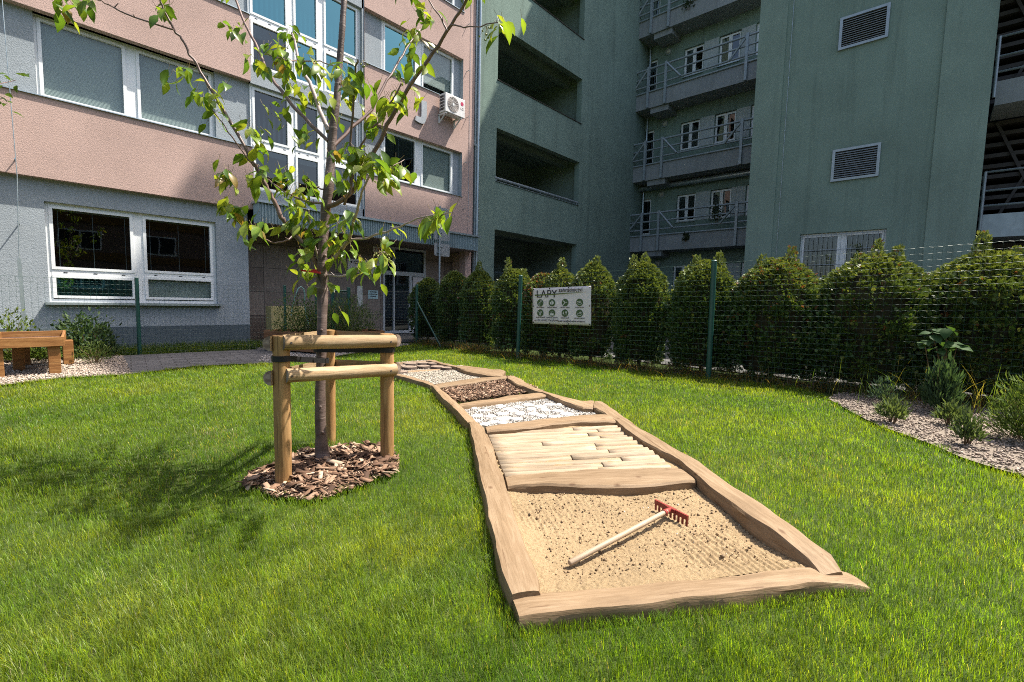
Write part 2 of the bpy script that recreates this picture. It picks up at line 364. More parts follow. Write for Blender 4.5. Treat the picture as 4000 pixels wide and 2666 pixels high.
def window(par, axis, u0, u1, z0, z1, d, panes, outer=.06, sash=.055, glass=None, blind=None, name='window', room=1.2, roommat=None, split_mat=None, blinds=None, sill=None, into=1):
    """a window with white outer frame, sashes, panes, blinds and a room behind it. panes: (u0,u1,z0,z1,glass,blind 0..1)"""
    f = (lambda u, dd, z: (u, d+into*dd, z)) if axis == 'y' else (lambda u, dd, z: (d+into*dd, u, z))
    fr = MB(); frame_rect(fr, f, u0, u1, z0, z1, outer, .0, .075)
    iu = [p for p in panes]
    us = sorted({p[0] for p in panes}); 
    org = f((u0+u1)/2, 0, z0)
    for (a, b, c, e, g, bl) in panes:
        frame_rect(fr, f, a, b, c, e, sash, -.018, .06)
    # mullions / transoms fill the gaps between the panes
    allu = sorted([(p[0], p[1]) for p in panes]); cols = sorted(set(allu))
    for (a, b), (c, e) in zip(cols, cols[1:]):
        if c-b > .005: fr.box(f(b, .004, z0+outer), f(c, .07, z1-outer))
    for (a, b) in cols:
        rows = sorted([(p[2], p[3]) for p in panes if (p[0], p[1]) == (a, b)])
        for (q, r), (s_, t_) in zip(rows, rows[1:]):
            if s_-r > .005: fr.box(f(a, -.004, r), f(b, .07, s_))
            for k in (.15, .5, .85): fr.box(f(a+(b-a)*k-.03, -.008, (r+s_)/2-.012), f(a+(b-a)*k+.03, -.0045, (r+s_)/2+.004), 1)
    o = fr.build(name, [m_white, m_dark], par, org)
    for (a, b, c, e, g, bl) in panes:
        q = MB(); q.quad(f(a+sash,.03,c+sash), f(b-sash,.03,c+sash), f(b-sash,.03,e-sash), f(a+sash,.03,e-sash))
        q.build('pane', g, o)
        if bl:
            q = MB(); zb = e-(e-c)*bl; q.quad(f(a+.02,.10,zb), f(b-.02,.10,zb), f(b-.02,.10,e-.01), f(a+.02,.10,e-.01))
            q.box(f(a+.02,.09,zb-.02), f(b-.02,.11,zb))
            q.build('blind', m_blind, o)
        elif blinds:
            q = MB()
            for k in (.1, .5, .9): q.box(f(a+(b-a)*k-.004,.075,c+sash), f(a+(b-a)*k+.004,.078,e-sash))
            q.box(f(a+sash,.07,e-sash-.03), f(b-sash,.1,e-sash)); q.build('blind_cords', m_white, o)
    if room:
        q = MB(); R0, R1 = .12, room; a, b, c, e = u0-.3, u1+.3, z0-.35, z1+.25
        q.quad(f(a,R1,c), f(b,R1,c), f(b,R1,e), f(a,R1,e)); q.quad(f(a,R0,c), f(a,R1,c), f(a,R1,e), f(a,R0,e)); q.quad(f(b,R0,c), f(b,R1,c), f(b,R1,e), f(b,R0,e))
        q.quad(f(a,R0,c), f(b,R0,c), f(b,R1,c), f(a,R1,c)); q.quad(f(a,R0,e), f(b,R0,e), f(b,R1,e), f(a,R1,e))
        q.build('room', roommat or m_room, o)
    return o

# ================================================================== the pink building
YF = 12.91; YG = YF+.16
pink = thing('apartment_block', 'pink and grey rendered office block with ribbon windows and corrugated entrance canopy', 'building', (4, YF, 0))
XL = -14.0; FL = 3.13
bands = [(3.38, 4.90), (6.49, 8.04), (9.62, 11.17), (12.75, 14.3), (15.9, 17.2)]
mb = MB()
for z0, z1 in bands:                      # projecting pink parapet bands, left wing
    mb.box((XL, YF, z0), (4.37, YF+.5, z1))
mb.build('parapet_band', m_pink, pink)
mb = MB(); wh = [(.62, 3.63), (-3.6, -.35)]
for k in range(4):                        # grey recessed strips with the ribbon windows
    z0, z1 = bands[k][1], bands[k+1][0]
    wall_y(mb, XL, 4.40, z0, z1, YG, [(a, b, z0, z1) for a, b in wh], .12)
wall_y(mb, XL, 4.27, .46, 3.38, YG, [(.62, 3.56, .98, 2.96)], .12)
mb.quad((4.27,YG,.46),(4.27,13.9,.46),(4.27,13.9,3.38),(4.27,YG,3.38))
mb.build('grey_wall', m_greyst, pink)
mb = MB(); wall_y(mb, XL, 4.265, -.05, .46, YG-.015); mb.quad((XL,YG-.015,.46),(4.265,YG-.015,.46),(4.265,YG,.46),(XL,YG,.46)); mb.quad((4.265,YG-.015,-.05),(4.265,13.9,-.05),(4.265,13.9,.46),(4.265,YG-.015,.46))
mb.build('dado', m_dado, pink)
mb = MB()                                 # zinc flashings on top of each band
for z0, z1 in bands: mb.box((XL, YF-.035, z1), (4.40, YF+.22, z1+.018))
for z0, z1 in ((3.55, 4.92), (6.47, 8.1), (9.65, 11.2), (12.75, 14.3)): mb.box((7.44, YF-.03, z1), (11.32, YF+.3, z1+.018))
mb.box((.55, YG-.13, .93), (3.62, YG+.02, .975))
mb.build('sill_flashing', m_zinc, pink)
for k in range(3):                        # ribbon windows, left wing
    z0, z1 = bands[k][1]+.02, bands[k+1][0]
    for a, b in wh:
        s = (b-a)/3.0; mx0, mx1 = a+(1.985-.62)*s, a+(2.165-.62)*s
        window(pink, 'y', a, b, z0, z1, YG+.10, [(a+.05, mx0, z0+.05, z1-.05, m_glass, .97), (mx1, b-.05, z0+.05, z1-.05, m_glass, .97)])
window(pink, 'y', .62, 3.56, .98, 2.96, YG+.09,
       [(.68, 1.99, 1.64, 2.90, m_glassdark, 0), (2.16, 3.50, 1.66, 2.90, m_glassdark, 0), (.68, 1.99, 1.06, 1.53, m_glassteal, .85), (2.16, 3.50, 1.06, 1.57, m_glass, .97)], blinds=True, roommat=m_dark)
# stair bay with tall glazing
YB = YF+.02
mb = MB(); spand = [(3.55, 3.87), (6.45, 6.88), (9.58, 10.0), (12.7, 13.1), (15.8, 17.2)]
for z0, z1 in spand: wall_y(mb, 4.37, 7.45, z0, z1, YB); 
for z0, z1 in spand: mb.quad((4.37,YB,z0),(7.45,YB,z0),(7.45,YB+.3,z0),(4.37,YB+.3,z0)); mb.quad((4.37,YB,z1),(7.45,YB,z1),(7.45,YB+.3,z1),(4.37,YB+.3,z1))
mb.quad((7.40,YB,3.55),(7.47,YB,3.55),(7.47,YB,17.2),(7.40,YB,17.2)); mb.quad((7.40,YB,3.55),(7.40,YB+.3,3.55),(7.40,YB+.3,17.2),(7.40,YB,17.2))
mb.build('spandrel_wall', m_greyst, pink)
for k in range(3):
    z0, z1 = spand[k][1], spand[k+1][0]; t0, t1 = z0+1.13, z0+1.26
    cols = [(4.43, 5.33), (5.48, 6.14), (6.30, 7.31)]; g = m_glassteal if k == 1 else (m_glassdark if k == 0 else m_glass)
    pn = [(a, b, t1, z1-.05, g, 0) for a, b in cols] + [(a, b, z0+.05, t0, m_glassdark if (k == 0 or i == 0) else m_glassteal, 0) for i, (a, b) in enumerate(cols)]
    o = window(pink, 'y', 4.38, 7.40, z0, z1, YB+.10, pn, name='stair_window', room=2.6)
    q = MB()                              # stair balustrade seen through the glass
    for x in np.arange(4.9, 7.2, .13): q.box((x-.03, YB+1.0, t1+.28), (x+.03, YB+1.04, t1+1.15))
    q.box((4.4, YB+.98, t1-.1), (7.4, YB+1.06, t1+.28)); q.build('balustrade', m_white, o)
    q = MB(); q.obox((5.6, YB+1.6, z0+.9), (1.5,0,.75), (0,.5,0), (-.05,0,.12)); q.build('stair_flight', m_room, o)
# right wing: pink wall with recessed windows
mb = MB(); hz = [(4.92, 6.47), (8.10, 9.65), (11.20, 12.75), (14.3, 15.9)]
wall_y(mb, 7.47, 11.85, 3.62, 17.2, YF, [(7.471, 11.30, a, b) for a, b in hz], .17)
mb.build('pink_wall', m_pink, pink)
for a, b in hz:
    mb = MB(); wall_y(mb, 7.47, 11.32, a-.02, b+.02, YF+.168, [(8.14, 11.02, a, b)], .05); mb.quad((11.298,YF+.004,a),(11.298,YF+.168,a),(11.298,YF+.168,b),(11.298,YF+.004,b))
    mb.build('grey_panel', m_greyst, pink)
for k, (a, b) in enumerate(hz[:3]):
    if k == 0: pn = [(8.20, 9.42, a+.06, b-.05, m_glassdark, 0), (9.64, 10.96, a+.06, b-.05, m_glass, .99)]
    elif k == 1: pn = [(8.20, 9.42, a+.06, b-.05, m_glassteal, 0), (9.64, 10.96, a+.06, b-.05, m_glass, .80)]
    else: pn = [(8.20, 9.42, a+.06, b-.05, m_glass, .9), (9.64, 10.96, a+.06, b-.05, m_glass, .6)]
    window(pink, 'y', 8.14, 11.02, a+.02, b, YF+.17, pn, blinds=True, roommat=m_dark if k == 0 else None)
# body behind everything, roof
mb = MB(); mb.box((XL, 15.9, -.05), (12.0, 26, 17.2)); mb.box((XL, 13.3, 17.2), (12.0, 26, 17.5)); mb.quad((XL,YF,17.2),(12,YF,17.2),(12,15.9,17.2),(XL,15.9,17.2)); mb.box((XL-.2, YF, -.05), (XL, 26, 17.5))
for k in range(5): mb.box((XL, YF+.55, [3.05,6.5,9.65,12.8,15.9][k]+.02), (11.8, 15.88, [3.05,6.5,9.65,12.8,15.9][k]+.2))
mb.build('building_core', m_room, pink)
# entrance: canopy, stone wall, door
mb = MB(); n = 96; x0, x1 = 4.36, 11.76; yc = YF-.42
vs = []; 
for i in range(n*4+1):
    x = x0+(x1-x0)*i/(n*4); d = (0, .032, .032, 0)[i % 4]; vs += [(x, yc+d, 3.02), (x, yc+d, 3.50)]
mb.add(vs, [(2*i, 2*i+2, 2*i+3, 2*i+1) for i in range(n*4)])
m2 = MB(); vs = []; k = 10
for i in range(k*4+1):
    y = yc+.02+(.42)*i/(k*4); d = (0, .012, .012, 0)[i % 4]; vs += [(x0-d+.012, y, 3.02), (x0-d+.012, y, 3.50)]
mb.add(vs, [(2*i, 2*i+1, 2*i+3, 2*i+2) for i in range(k*4)])
can = mb.build('canopy', m_corr, pink)
mb = MB(); mb.box((x0-.04, yc-.05, 3.50), (x1+.12, YF+.1, 3.56)); mb.box((7.47, YF-.03, 3.56), (11.9, YF+.02, 3.62)); mb.build('canopy_flashing', m_zinc, can)
mb = MB()
for i in range(13): mb.box((x0+.02, yc+.03+i*.115, 3.0), (x1, yc+.03+i*.115+.105, 3.02))
mb.build('slatted_soffit', plain('brown_soffit_slat', (.16,.13,.11), .7), can)
YS = 13.9
mb = MB(); mb.quad((4.27,YS,-.05),(8.70,YS,-.05),(8.70,YS,3.0),(4.27,YS,3.0)); mb.quad((10.46,YS,-.05),(11.75,YS,-.05),(11.75,YS,3.0),(10.46,YS,3.0)); mb.quad((8.70,YS,3.0),(8.7,YS+.1,3.0),(8.7,YS+.1,-.05),(8.7,YS,-.05))
mb.build('stone_wall', m_stone, pink)
mb = MB(); mb.box((11.55, YF+.02, -.05), (11.83, YF+.35, 3.0)); mb.box((11.75, YF+.35, -.05), (11.83, YS, 3.0)); mb.build('pillar', m_pink, pink)
ent = MB(); fq = lambda u, dd, z: (u, YS+dd, z)
frame_rect(ent, fq, 8.70, 10.46, .0, 2.98, .07, -.02, .08)
ent.box((8.77, YS-.02, 2.02), (10.39, YS+.08, 2.16)); ent.box((9.08, YS-.01, 2.16), (9.17, YS+.08, 2.91)); ent.box((9.10, YS-.03, .02), (9.15, YS+.05, 2.02)); ent.box((9.76, YS-.02, .02), (9.88, YS+.08, 2.02)); ent.box((8.77, YS-.015, .02), (9.10, YS+.05, .10)); ent.box((9.15, YS-.015, .02), (9.76, YS+.05, .10)); ent.box((9.88, YS-.015, .02), (10.39, YS+.05, .12))
eo = ent.build('entrance_door', m_alu, pink, (9.5, YS, 0))
q = MB(); q.quad((8.77,YS+.03,.1),(9.76,YS+.03,.1),(9.76,YS+.03,2.02),(8.77,YS+.03,2.02)); q.quad((8.77,YS+.03,2.16),(10.39,YS+.03,2.16),(10.39,YS+.03,2.91),(8.77,YS+.03,2.91)); q.build('pane', m_glassdark, eo)
q = MB(); q.box((9.02, YS-.06, 2.05), (9.16, YS-.02, 2.12)); q.build('motion_sensor', m_black, eo)
q = MB(); q.box((8.3, YS+.1, -.05), (11, YS+1.9, 3.2)); q.build('lobby', m_dark, eo)
q = MB(); q.box((9.92, YS-.012, .14), (10.36, YS+.02, 2.0)); po = q.build('door_poster', m_board, eo)
# sun motif and lettering on the white door panel
mb = MB(); c = Vector((10.16, YS-.016, 1.72)); pts = []
for i in range(24):
    r = .135 if i % 2 == 0 else .085; a = 2*math.pi*i/24; pts.append(c+Vector((math.cos(a)*r, 0, math.sin(a)*r)))
mb.prism(pts, (0,.003,0)); mb.build('sun_motif', m_orange, po)
text_obj('MATEŘSKÁ', .105, po, m_magenta, (10.14, YS-.014, 1.28), (1,0,0), (0,0,1), sx=.8)
text_obj('ŠKOLA', .105, po, m_magenta, (10.14, YS-.014, 1.12), (1,0,0), (0,0,1), sx=.8)
mb = MB(); mb.bar((9.98,YS-.014,1.46),(10.05,YS-.014,1.54),.015,.003,(0,1,0)); mb.bar((10.05,YS-.014,1.54),(10.14,YS-.014,1.47),.015,.003,(0,1,0)); mb.build('drawn_line', m_black, po)
# rain pipe between the two buildings
mb = MB(); mb.box((11.87, YF-.03, 6.9), (12.08, YF+.05, 17)); mb.box((11.90, YF-.05, -.05), (12.06, YF+.05, 6.9)); mb.box((11.85,YF-.06,6.85),(12.1,YF+.05,6.93)); mb.tube([(12.0,YF-.09,-.05),(12.0,YF-.09,17)], .05, 8)
mb.build('downpipe', m_zinc, pink)

# ------------------------------------------------------------------ things fixed to the pink building
p = lambda x, y, Y=YF-.06: FY(1600+x/5.227, 300+y/5.227, Y)
poly = [p(245,483), p(352,512), p(352,790), p(345,850), p(328,915), p(303,960), p(250,962), p(180,930), p(115,885), p(133,792), p(185,815), p(225,828), p(243,805), p(245,760)]
mb = MB(); mb.prism(poly, (0,.05,0)); jo = mb.build('building_letter', m_signback, None, p(245,700)); tag(jo, 'big grey letter J standing off the pink wall beside the air conditioner', 'letter')
ac = thing('air_conditioner', 'white outdoor air conditioner on brackets high on the pink wall', 'air conditioner', (10.6, 12.5, 7.6))
a0, a1, b0, b1 = 10.17, 11.03, 7.46, 8.06; yf = 12.49
mb = MB(); mb.box((a0, yf, b0), (a1, yf+.32, b1)); mb.build('casing', m_acwhite, ac, None, .012)
mb = MB()
for r in (.045, .085, .125, .165, .205, .24):
    mb.tube([(a0+.34+r*math.cos(t), yf-.008, (b0+b1)/2+r*math.sin(t)) for t in np.linspace(0, 2*math.pi, 25)], .004, 4, False)
for t in np.linspace(0, 2*math.pi, 17)[:-1]: mb.bar((a0+.34+.04*math.cos(t), yf-.010, (b0+b1)/2+.04*math.sin(t)), (a0+.34+.24*math.cos(t+.5), yf-.010, (b0+b1)/2+.24*math.sin(t+.5)), .005, .005)
vs = [(a0+.34+.25*math.cos(t), yf-.003, (b0+b1)/2+.25*math.sin(t)) for t in np.linspace(0, 2*math.pi, 33)[:-1]]
mb.prism(vs, (0,.002,0), 1); vs = [(a0+.34+.04*math.cos(t), yf-.018, (b0+b1)/2+.04*math.sin(t)) for t in np.linspace(0, 2*math.pi, 17)[:-1]]; mb.prism(vs, (0,.012,0), 2)
mb.build('fan_grille', [m_acwhite, m_acfan, m_white], ac)
mb = MB()
for i in range(4):
    for j in range(5): mb.box((a0-.004, yf+.05+i*.066, b0+.06+j*.1), (a0, yf+.10+i*.066, b0+.135+j*.1))
mb.build('side_grille', m_black, ac)
mb = MB(); vs = [(a1-.13+.065*math.cos(t), yf-.004, b1-.16+.065*math.sin(t)) for t in np.linspace(0, 2*math.pi, 25)[:-1]]; mb.prism(vs, (0,.003,0)); mb.build('round_emblem', m_magenta, ac)
text_obj('LG', .11, ac, m_fanink if 'm_fanink' in globals() else m_acfan, (a1-.13, yf-.004, b1-.36), (1,0,0), (0,0,1))
for x in (a0+.06, a1-.14):
    mb = MB(); mb.bar((x, yf+.02, b0-.03), (x, YF, b0-.03), .05, .05); mb.bar((x, YF-.03, b0-.03), (x, YF-.03, b0-.30), .05, .04, (0,1,0)); mb.bar((x, yf+.08, b0-.05), (x, YF-.04, b0-.28), .035, .03); mb.build('bracket', m_acwhite, ac)
for (x, y, dx) in ((1832.8,455.9,0), (1833.5,275,0), (1836,93,0), (1823,634,0), (1818,815,0)):
    a = FY(x, y, YF-.13); mb = MB(); mb.tube([a, a+Vector((-.02,.13,-.02))], .012, 6); o = mb.build('wall_pin', m_zinc, None, a)
    tag(o, 'small metal conductor pin sticking out of the pink wall edge', 'wall pin', 'conductor pins on the pink wall edge')
mb = MB(); mb.tube([(11.62,YF-.012,3.7),(11.62,YF-.012,17)], .006, 4); o = mb.build('conductor_wire', m_zinc, None, (11.62,YF,3.7)); tag(o, 'thin vertical conductor wire at the right edge of the pink wall', 'wire')
# lightning conductor at the far left
lc = thing('lightning_conductor', 'thin lightning conductor wire with pins and grey casing on the grey wall', 'lightning conductor', (.27, YF-.12, 0))
mb = MB(); mb.tube([FY(5,-40,YF-.12), FY(67,690,YF-.12), FY(72,900,YF-.12), FY(75,1015,YF-.12)], .007, 5); mb.build('wire', m_zinc, lc)
a = FY(74,1010,YF-.10); mb = MB(); mb.bar(a, (a.x+.02, a.y, -.05), .055, .05, (0,1,0)); mb.build('casing', m_zinc, lc)
for (x, y) in ((70,866),(57,620)):
    a = FY(x,y,YF-.12); mb = MB(); mb.tube([a, (a.x+.02, YG, a.z-.02)], .012, 6); mb.build('pin', m_zinc, lc)
# small plates on the stone wall
def plate(name, label, cat, u0, u1, z0, z1, mat=m_board, y=YS-.02):
    mb = MB(); mb.box((u0, y, z0), (u1, YS, z1)); o = mb.build(name, mat, None, ((u0+u1)/2, y, z0)); return tag(o, label, cat)
o = plate('house_number', 'small white house number plate reading 1187 beside the entrance', 'number plate', 8.32, 8.66, 2.75, 2.92); text_obj('1187', .14, o, m_magenta, (8.49, YS-.024, 2.785), (1,0,0), (0,0,1), sx=.8)
o = plate('clinic_sign', 'wide white sign board on the stone wall left of the entrance door', 'sign', 7.42, 8.66, 2.02, 2.45); text_obj('KOMPLEXNÍ', .055, o, m_ink, (7.62, YS-.024, 2.36), (1,0,0), (0,0,1), 'LEFT'); text_obj('ONKOLOGICKÉ CENTRUM', .055, o, m_ink, (7.62, YS-.024, 2.295), (1,0,0), (0,0,1), 'LEFT')
mb = MB(); mb.prism([(7.54+.035*math.cos(t), YS-.024, 2.35+.035*math.sin(t)) for t in np.linspace(0,6.28,13)[:-1]], (0,.003,0)); mb.build('round_logo', m_ink, o)
o = plate('notice', 'small pale blue notice sheet on the stone wall behind the wire fence', 'notice', 8.14, 8.50, 1.19, 1.47, plain('pale_blue_paper', (.45,.62,.62), .6))
for i, w_ in enumerate((.26, .3, .22)): 
    mb = MB(); mb.box((8.32-w_/2, YS-.024, 1.40-i*.07), (8.32+w_/2, YS-.021, 1.43-i*.07)); mb.build('text_line', m_ink, o)
a = plate('mailbox', 'white upright letter flap leaning on the stone wall by the gate', 'board', 7.74, 7.93, .93, 1.60, m_offwhite)
a = plate('cable_trunking', 'thin pale cable trunking down the stone wall beside the entrance door', 'cable', 8.58, 8.61, 1.6, 3.0, m_white)
mb = MB(); q0 = G(1075, 1330); c = FY(1117, 1222, 12.95); mb.box((c.x-.43, 12.8, -.05), (c.x+.45, 13.2, c.z+.17)); o = mb.build('ochre_cabinet', m_yellow, None, (c.x, 12.8, 0), .01); tag(o, 'ochre utility cabinet low against the stone wall behind the fence', 'cabinet')

# ================================================================== the green building
green = thing('apartment_tower', 'tall dark green rendered apartment block with loggias and long balconies', 'building', (17, 13, 0))
FG = 3.745; XA, XB = 13.03, 18.62; XW = 25.0
ops = [(XA, XB, -.05, 4.0)] + [(XA, XB, 5.82+i*FG, 7.82+i*FG) for i in range(6)]
mb = MB(); wall_y(mb, 12.08, XW+.1, -.05, 31, YF+.005, ops, .28); mb.build('facade_wall', m_green, green)
for i, (a, b, c, d) in enumerate(ops):
    y0, y1 = YF+.285, YF+3.4; f0 = c-.9 if i else -.05
    mb = MB(); mb.quad((a-.6,y1,f0),(b+.3,y1,f0),(b+.3,y1,d+.3),(a-.6,y1,d+.3)); mb.quad((a-.6,y0,f0),(a-.6,y1,f0),(a-.6,y1,d+.3),(a-.6,y0,d+.3)); mb.quad((b+.3,y0,f0),(b+.3,y1,f0),(b+.3,y1,d+.3),(b+.3,y0,d+.3))
    mb.quad((a-.6,y0,d+.3),(b+.3,y0,d+.3),(b+.3,y1,d+.3),(a-.6,y1,d+.3)); mb.quad((a-.6,y0,f0),(b+.3,y0,f0),(b+.3,y1,f0),(a-.6,y1,f0)); mb.box((a-.6,y0+.55,d-.02),(b+.3,y0+.9,d+.3))
    lo = mb.build('loggia', m_deep, green, (a, y0, c))
    if i == 1 or i == 0:
        z = (c-.9 if i else 0); q = MB(); fl = lambda u, dd, zz: (u, y1-.03+dd*.0-.05*dd, zz)
        frame_rect(q, lambda u, dd, zz: (u, y1-.06+dd, zz), a+.15, a+1.5, z+1.0 if i else z+.1, z+2.55, .07, 0, .05); q.box((a+.80, y1-.06, z+1.0), (a+.87, y1-.02, z+2.5)); q.build('loggia_window', m_alu, lo)
        q = MB(); q.box((a+1.7, y1-.05, z+.05), (a+2.5, y1-.01, z+2.2)); q.build('door_leaf', m_dark, lo)
    if i == 0:
        q = MB(); q.box((a+.5, y1-2.3, d+.2), (a+2.3, y1-2.15, d+.26)); q.build('strip_lamp', m_offwhite, lo)
        q = MB(); q.box((a-.2, y1-.7, 2.55), (a+4.2, y1-.62, 2.63)); q.box((a+4.1, y1-.7, 0), (a+4.2, y1-.62, 2.6)); q.box((a+.3,y1-.7,0),(a+.38,y1-.62,2.6)); q.build('glazing_frame', m_zinc, lo)
    if i:
        q = MB(); q.box((a-.02, YF-.03, c), (b+.03, YF+.3, c+.02)); q.build('sill_flashing', m_darkmet if i > 1 else m_zinc, lo)
    if i == 1:
        q = MB(); q.tube([(a-.05, YF+.04, c+.14), (b, YF+.04, c+.14)], .055, 8); [q.tube([(x, YF+.04, c+.02), (x, YF+.04, c+.14)], .025, 6) for x in np.linspace(a+.05, b-.1, 5)]; q.build('handrail', m_rail, lo)
# balcony wing
WB = [(2.05+i*FG, i) for i in range(8)]
holes = []
for i in range(8):
    z = 2.05+i*3.735
    holes += [(12.36, 13.05, z+.05, z+2.17+.97), (9.83, 10.86, z+1.72+1.98-.0, z+3.17+2.0), ]
mb = MB(); hs = []
rows = [4.12+i*3.79 for i in range(-1, 7)]           # parapet undersides
for z in rows:
    hs += [(12.36, 13.02, z+.55, z+3.08), (9.83, 10.87, z+1.62, z+3.06), (8.04, 9.07, z+1.60, z+3.08), (6.2, 7.36, z+1.60, z+3.1)]
wall_x(mb, 4.0, 13.25, -.05, 31, XW, [h for h in hs if h[3] < 31], .14); mb.build('recessed_wall', m_green, green)
for i, z in enumerate(rows[:6]):
    for (a, b) in ((9.09, 9.81), (7.38, 8.02)):
        q = MB(); q.box((XW-.012, a, z+1.62), (XW-.001, b, z+3.07)); q.build('grey_panel', m_paleg, green)
    if z < 16:
        window(green, 'x', 12.36, 13.02, z+.55, z+3.08, XW+.12, [(12.40, 12.98, z+.62, z+1.0, m_white, 0), (12.40, 12.98, z+1.12, z+3.03, m_glassdark, .25 if i == 3 else 0)], name='balcony_door', sash=.06, roommat=m_dark)
        for (a, b, gl) in ((9.83, 10.87, m_glassdark), (8.04, 9.07, m_glassteal if i % 2 else m_glassdark)):
            mm = (a+b)/2
            window(green, 'x', a, b, z+1.62, z+3.06, XW+.12, [(a+.04, mm-.02, z+1.66, z+3.02, m_glassdark if gl is m_glassteal else gl, 0), (mm+.02, b-.04, z+1.66, z+3.02, m_glassdark, .12)], roommat=m_dark, sash=.06)
            q = MB(); q.box((XW-.06, a-.03, z+1.58), (XW+.1, b+.03, z+1.615)); q.build('window_sill', m_zinc, green)
        window(green, 'x', 6.2, 7.36, z+1.60, z+3.1, XW+.12, [(6.25, 7.31, z+1.65, z+3.05, m_glassdark, 0)], roommat=m_dark)
        lm = thing('wall_lamp', '%s round bulkhead lamp on the dark green wall above a balcony' % ['hidden','lowest','second lowest','third lowest','topmost'][min(i,4)], 'wall lamp', (XW-.02, 11.75, z+3.22), 'round lamps above the balconies')
        q = MB(); q.tube([(XW, 11.75, z+3.22), (XW-.05, 11.75, z+3.22)], .17, 20); q.build('lamp_base', m_zinc, lm)
        q = MB(); q.tube([(XW-.05, 11.75, z+3.22), (XW-.10, 11.75, z+3.22), (XW-.13, 11.75, z+3.22)], [.135, .115, .05], 20); q.build('lamp_glass', m_lampglass, lm)
for i, z in enumerate(rows[1:6]):
    xp = 23.8; ya, yb = 4.0, 13.17
    q = MB(); q.box((xp, ya, z), (xp+.12, yb, z+.80)); q.box((xp+.12, ya, z+.0), (XW, yb, z+.2)); q.box((xp+.12, yb-.1, z+.2), (XW, yb, z+.8)); q.box((xp+.1, 11.1, z-.28), (XW, 12.1, z)); 
    bo = q.build('balcony', m_conc, green, (xp, 9, z))
    r = MB()
    for h, rr in ((.83,.045), (1.13,.045), (1.57,.045), (2.0,.052)):
        r.tube([(xp-.03, ya, z+h), (xp-.03, yb, z+h)], rr, 8); r.tube([(xp-.03, yb, z+h), (XW, yb, z+h)], rr, 8)
    for (y0, h0, y1, h1) in ((12.25, 1.97, 13.0, 1.13), (11.24, 2.03, 10.45, 1.13), (7.35, 1.98, 8.08, 1.13)):
        r.tube([(xp-.09, y0, z+h0), (xp-.09, y1, z+h1)], .052, 8)
    r.build('railing', m_rail, bo)
    for y in (12.2, 11.24, 7.33):
        r = MB(); r.box((xp-.15, y-.058, z+.0), (xp-.065, y+.058, z+2.08)); r.build('railing_post', m_rail, bo)
# pipe under a balcony
mb = MB(); z = 7.72; mb.tube([(XW-.28, 4.5, z), (XW-.28, 13.0, z), (XW-.28, 13.06, z-.05), (XW-.28, 13.06, z-1.7)], .14, 10); mb.tube([(XW-.1, 12.8, z-.1), (XW-.1, 12.8, z-1.7)], .06, 8)
mb.build('service_pipe', m_zinc, green)
mb = MB(); mb.tube([(XW-.12, 12.75, 8), (XW-.12, 12.75, 30)], .055, 8); mb.build('rain_pipe', m_zinc, green)
# square stair tower
TX = 17.0; T0, T1 = -.61, 4.91
mb = MB(); twh = [(1.20, 3.32, 2.05, 3.52)]
wall_x(mb, T0+.98, T1-.8, 1.80, 13.6, TX, twh, .16)
mb.quad((TX, T1, -.05), (XW, T1, -.05), (XW, T1, 13.6), (TX, T1, 13.6)); mb.quad((TX, T0, -.05), (XW, T0, -.05), (XW, T0, 13.6), (TX, T0, 13.6)); mb.quad((TX,T0,13.6),(XW,T0,13.6),(XW,T1,13.6),(TX,T1,13.6))
mb.build('tower_wall', m_green, green)
mb = MB(); mb.box((TX-.05, T0, 1.80), (TX+.2, T0+.98, 13.6)); mb.box((TX-.03, T1-.8, 1.8), (TX+.2, T1, 13.6)); mb.build('tower_pier', m_green2, green)
mb = MB(); mb.box((TX-.06, T0-.02, -.05), (TX+.2, T1+.02, 1.80)); mb.build('tower_plinth', m_plinth, green)
wo = window(green, 'x', 1.20, 3.32, 2.05, 3.52, TX+.12, [(1.25, 2.17, 2.12, 3.46, m_glassdark, 0), (2.3, 3.27, 2.12, 3.46, m_glassdark, 0)], roommat=m_dark)
mb = MB()
for y in np.arange(1.25, 3.3, .125): mb.tube([(TX-.01, y, 2.06), (TX-.01, y, 3.5)], .006, 5)
for z in (2.1, 2.55, 3.0, 3.45): mb.tube([(TX-.02, 1.2, z), (TX-.02, 3.32, z)], .009, 5)
mb.build('window_bars', m_rail, wo)
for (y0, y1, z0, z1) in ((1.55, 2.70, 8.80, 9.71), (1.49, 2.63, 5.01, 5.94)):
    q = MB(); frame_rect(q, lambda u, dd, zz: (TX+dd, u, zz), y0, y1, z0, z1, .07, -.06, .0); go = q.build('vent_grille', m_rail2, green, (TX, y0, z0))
    q = MB(); n = 12
    for i in range(n):
        zc = z0+.09+(z1-z0-.18)*(i+.5)/n; q.obox((TX-.034, (y0+y1)/2, zc), (.024,0,.021), (0,(y1-y0)/2-.07,0), (-.0015,0,.0022))
    q.build('louvre', m_rail2, go); q = MB(); q.quad((TX-.004,y0+.05,z0+.05),(TX-.004,y1-.05,z0+.05),(TX-.004,y1-.05,z1-.05),(TX-.004,y0+.05,z1-.05)); q.build('louvre_shade_sheet', m_black, go)  # black sheet on the wall paints the shade behind the louvres
mb = MB(); mb.tube([(TX-.05, 3.95, 1.8), (TX-.05, 3.95, 13.6)], .007, 4)
for z in (3.6, 5.2, 6.8, 8.4, 10): mb.tube([(TX-.06, 3.95, z), (TX, 3.95, z)], .014, 5)
mb.build('conductor_wire', m_zinc, green)
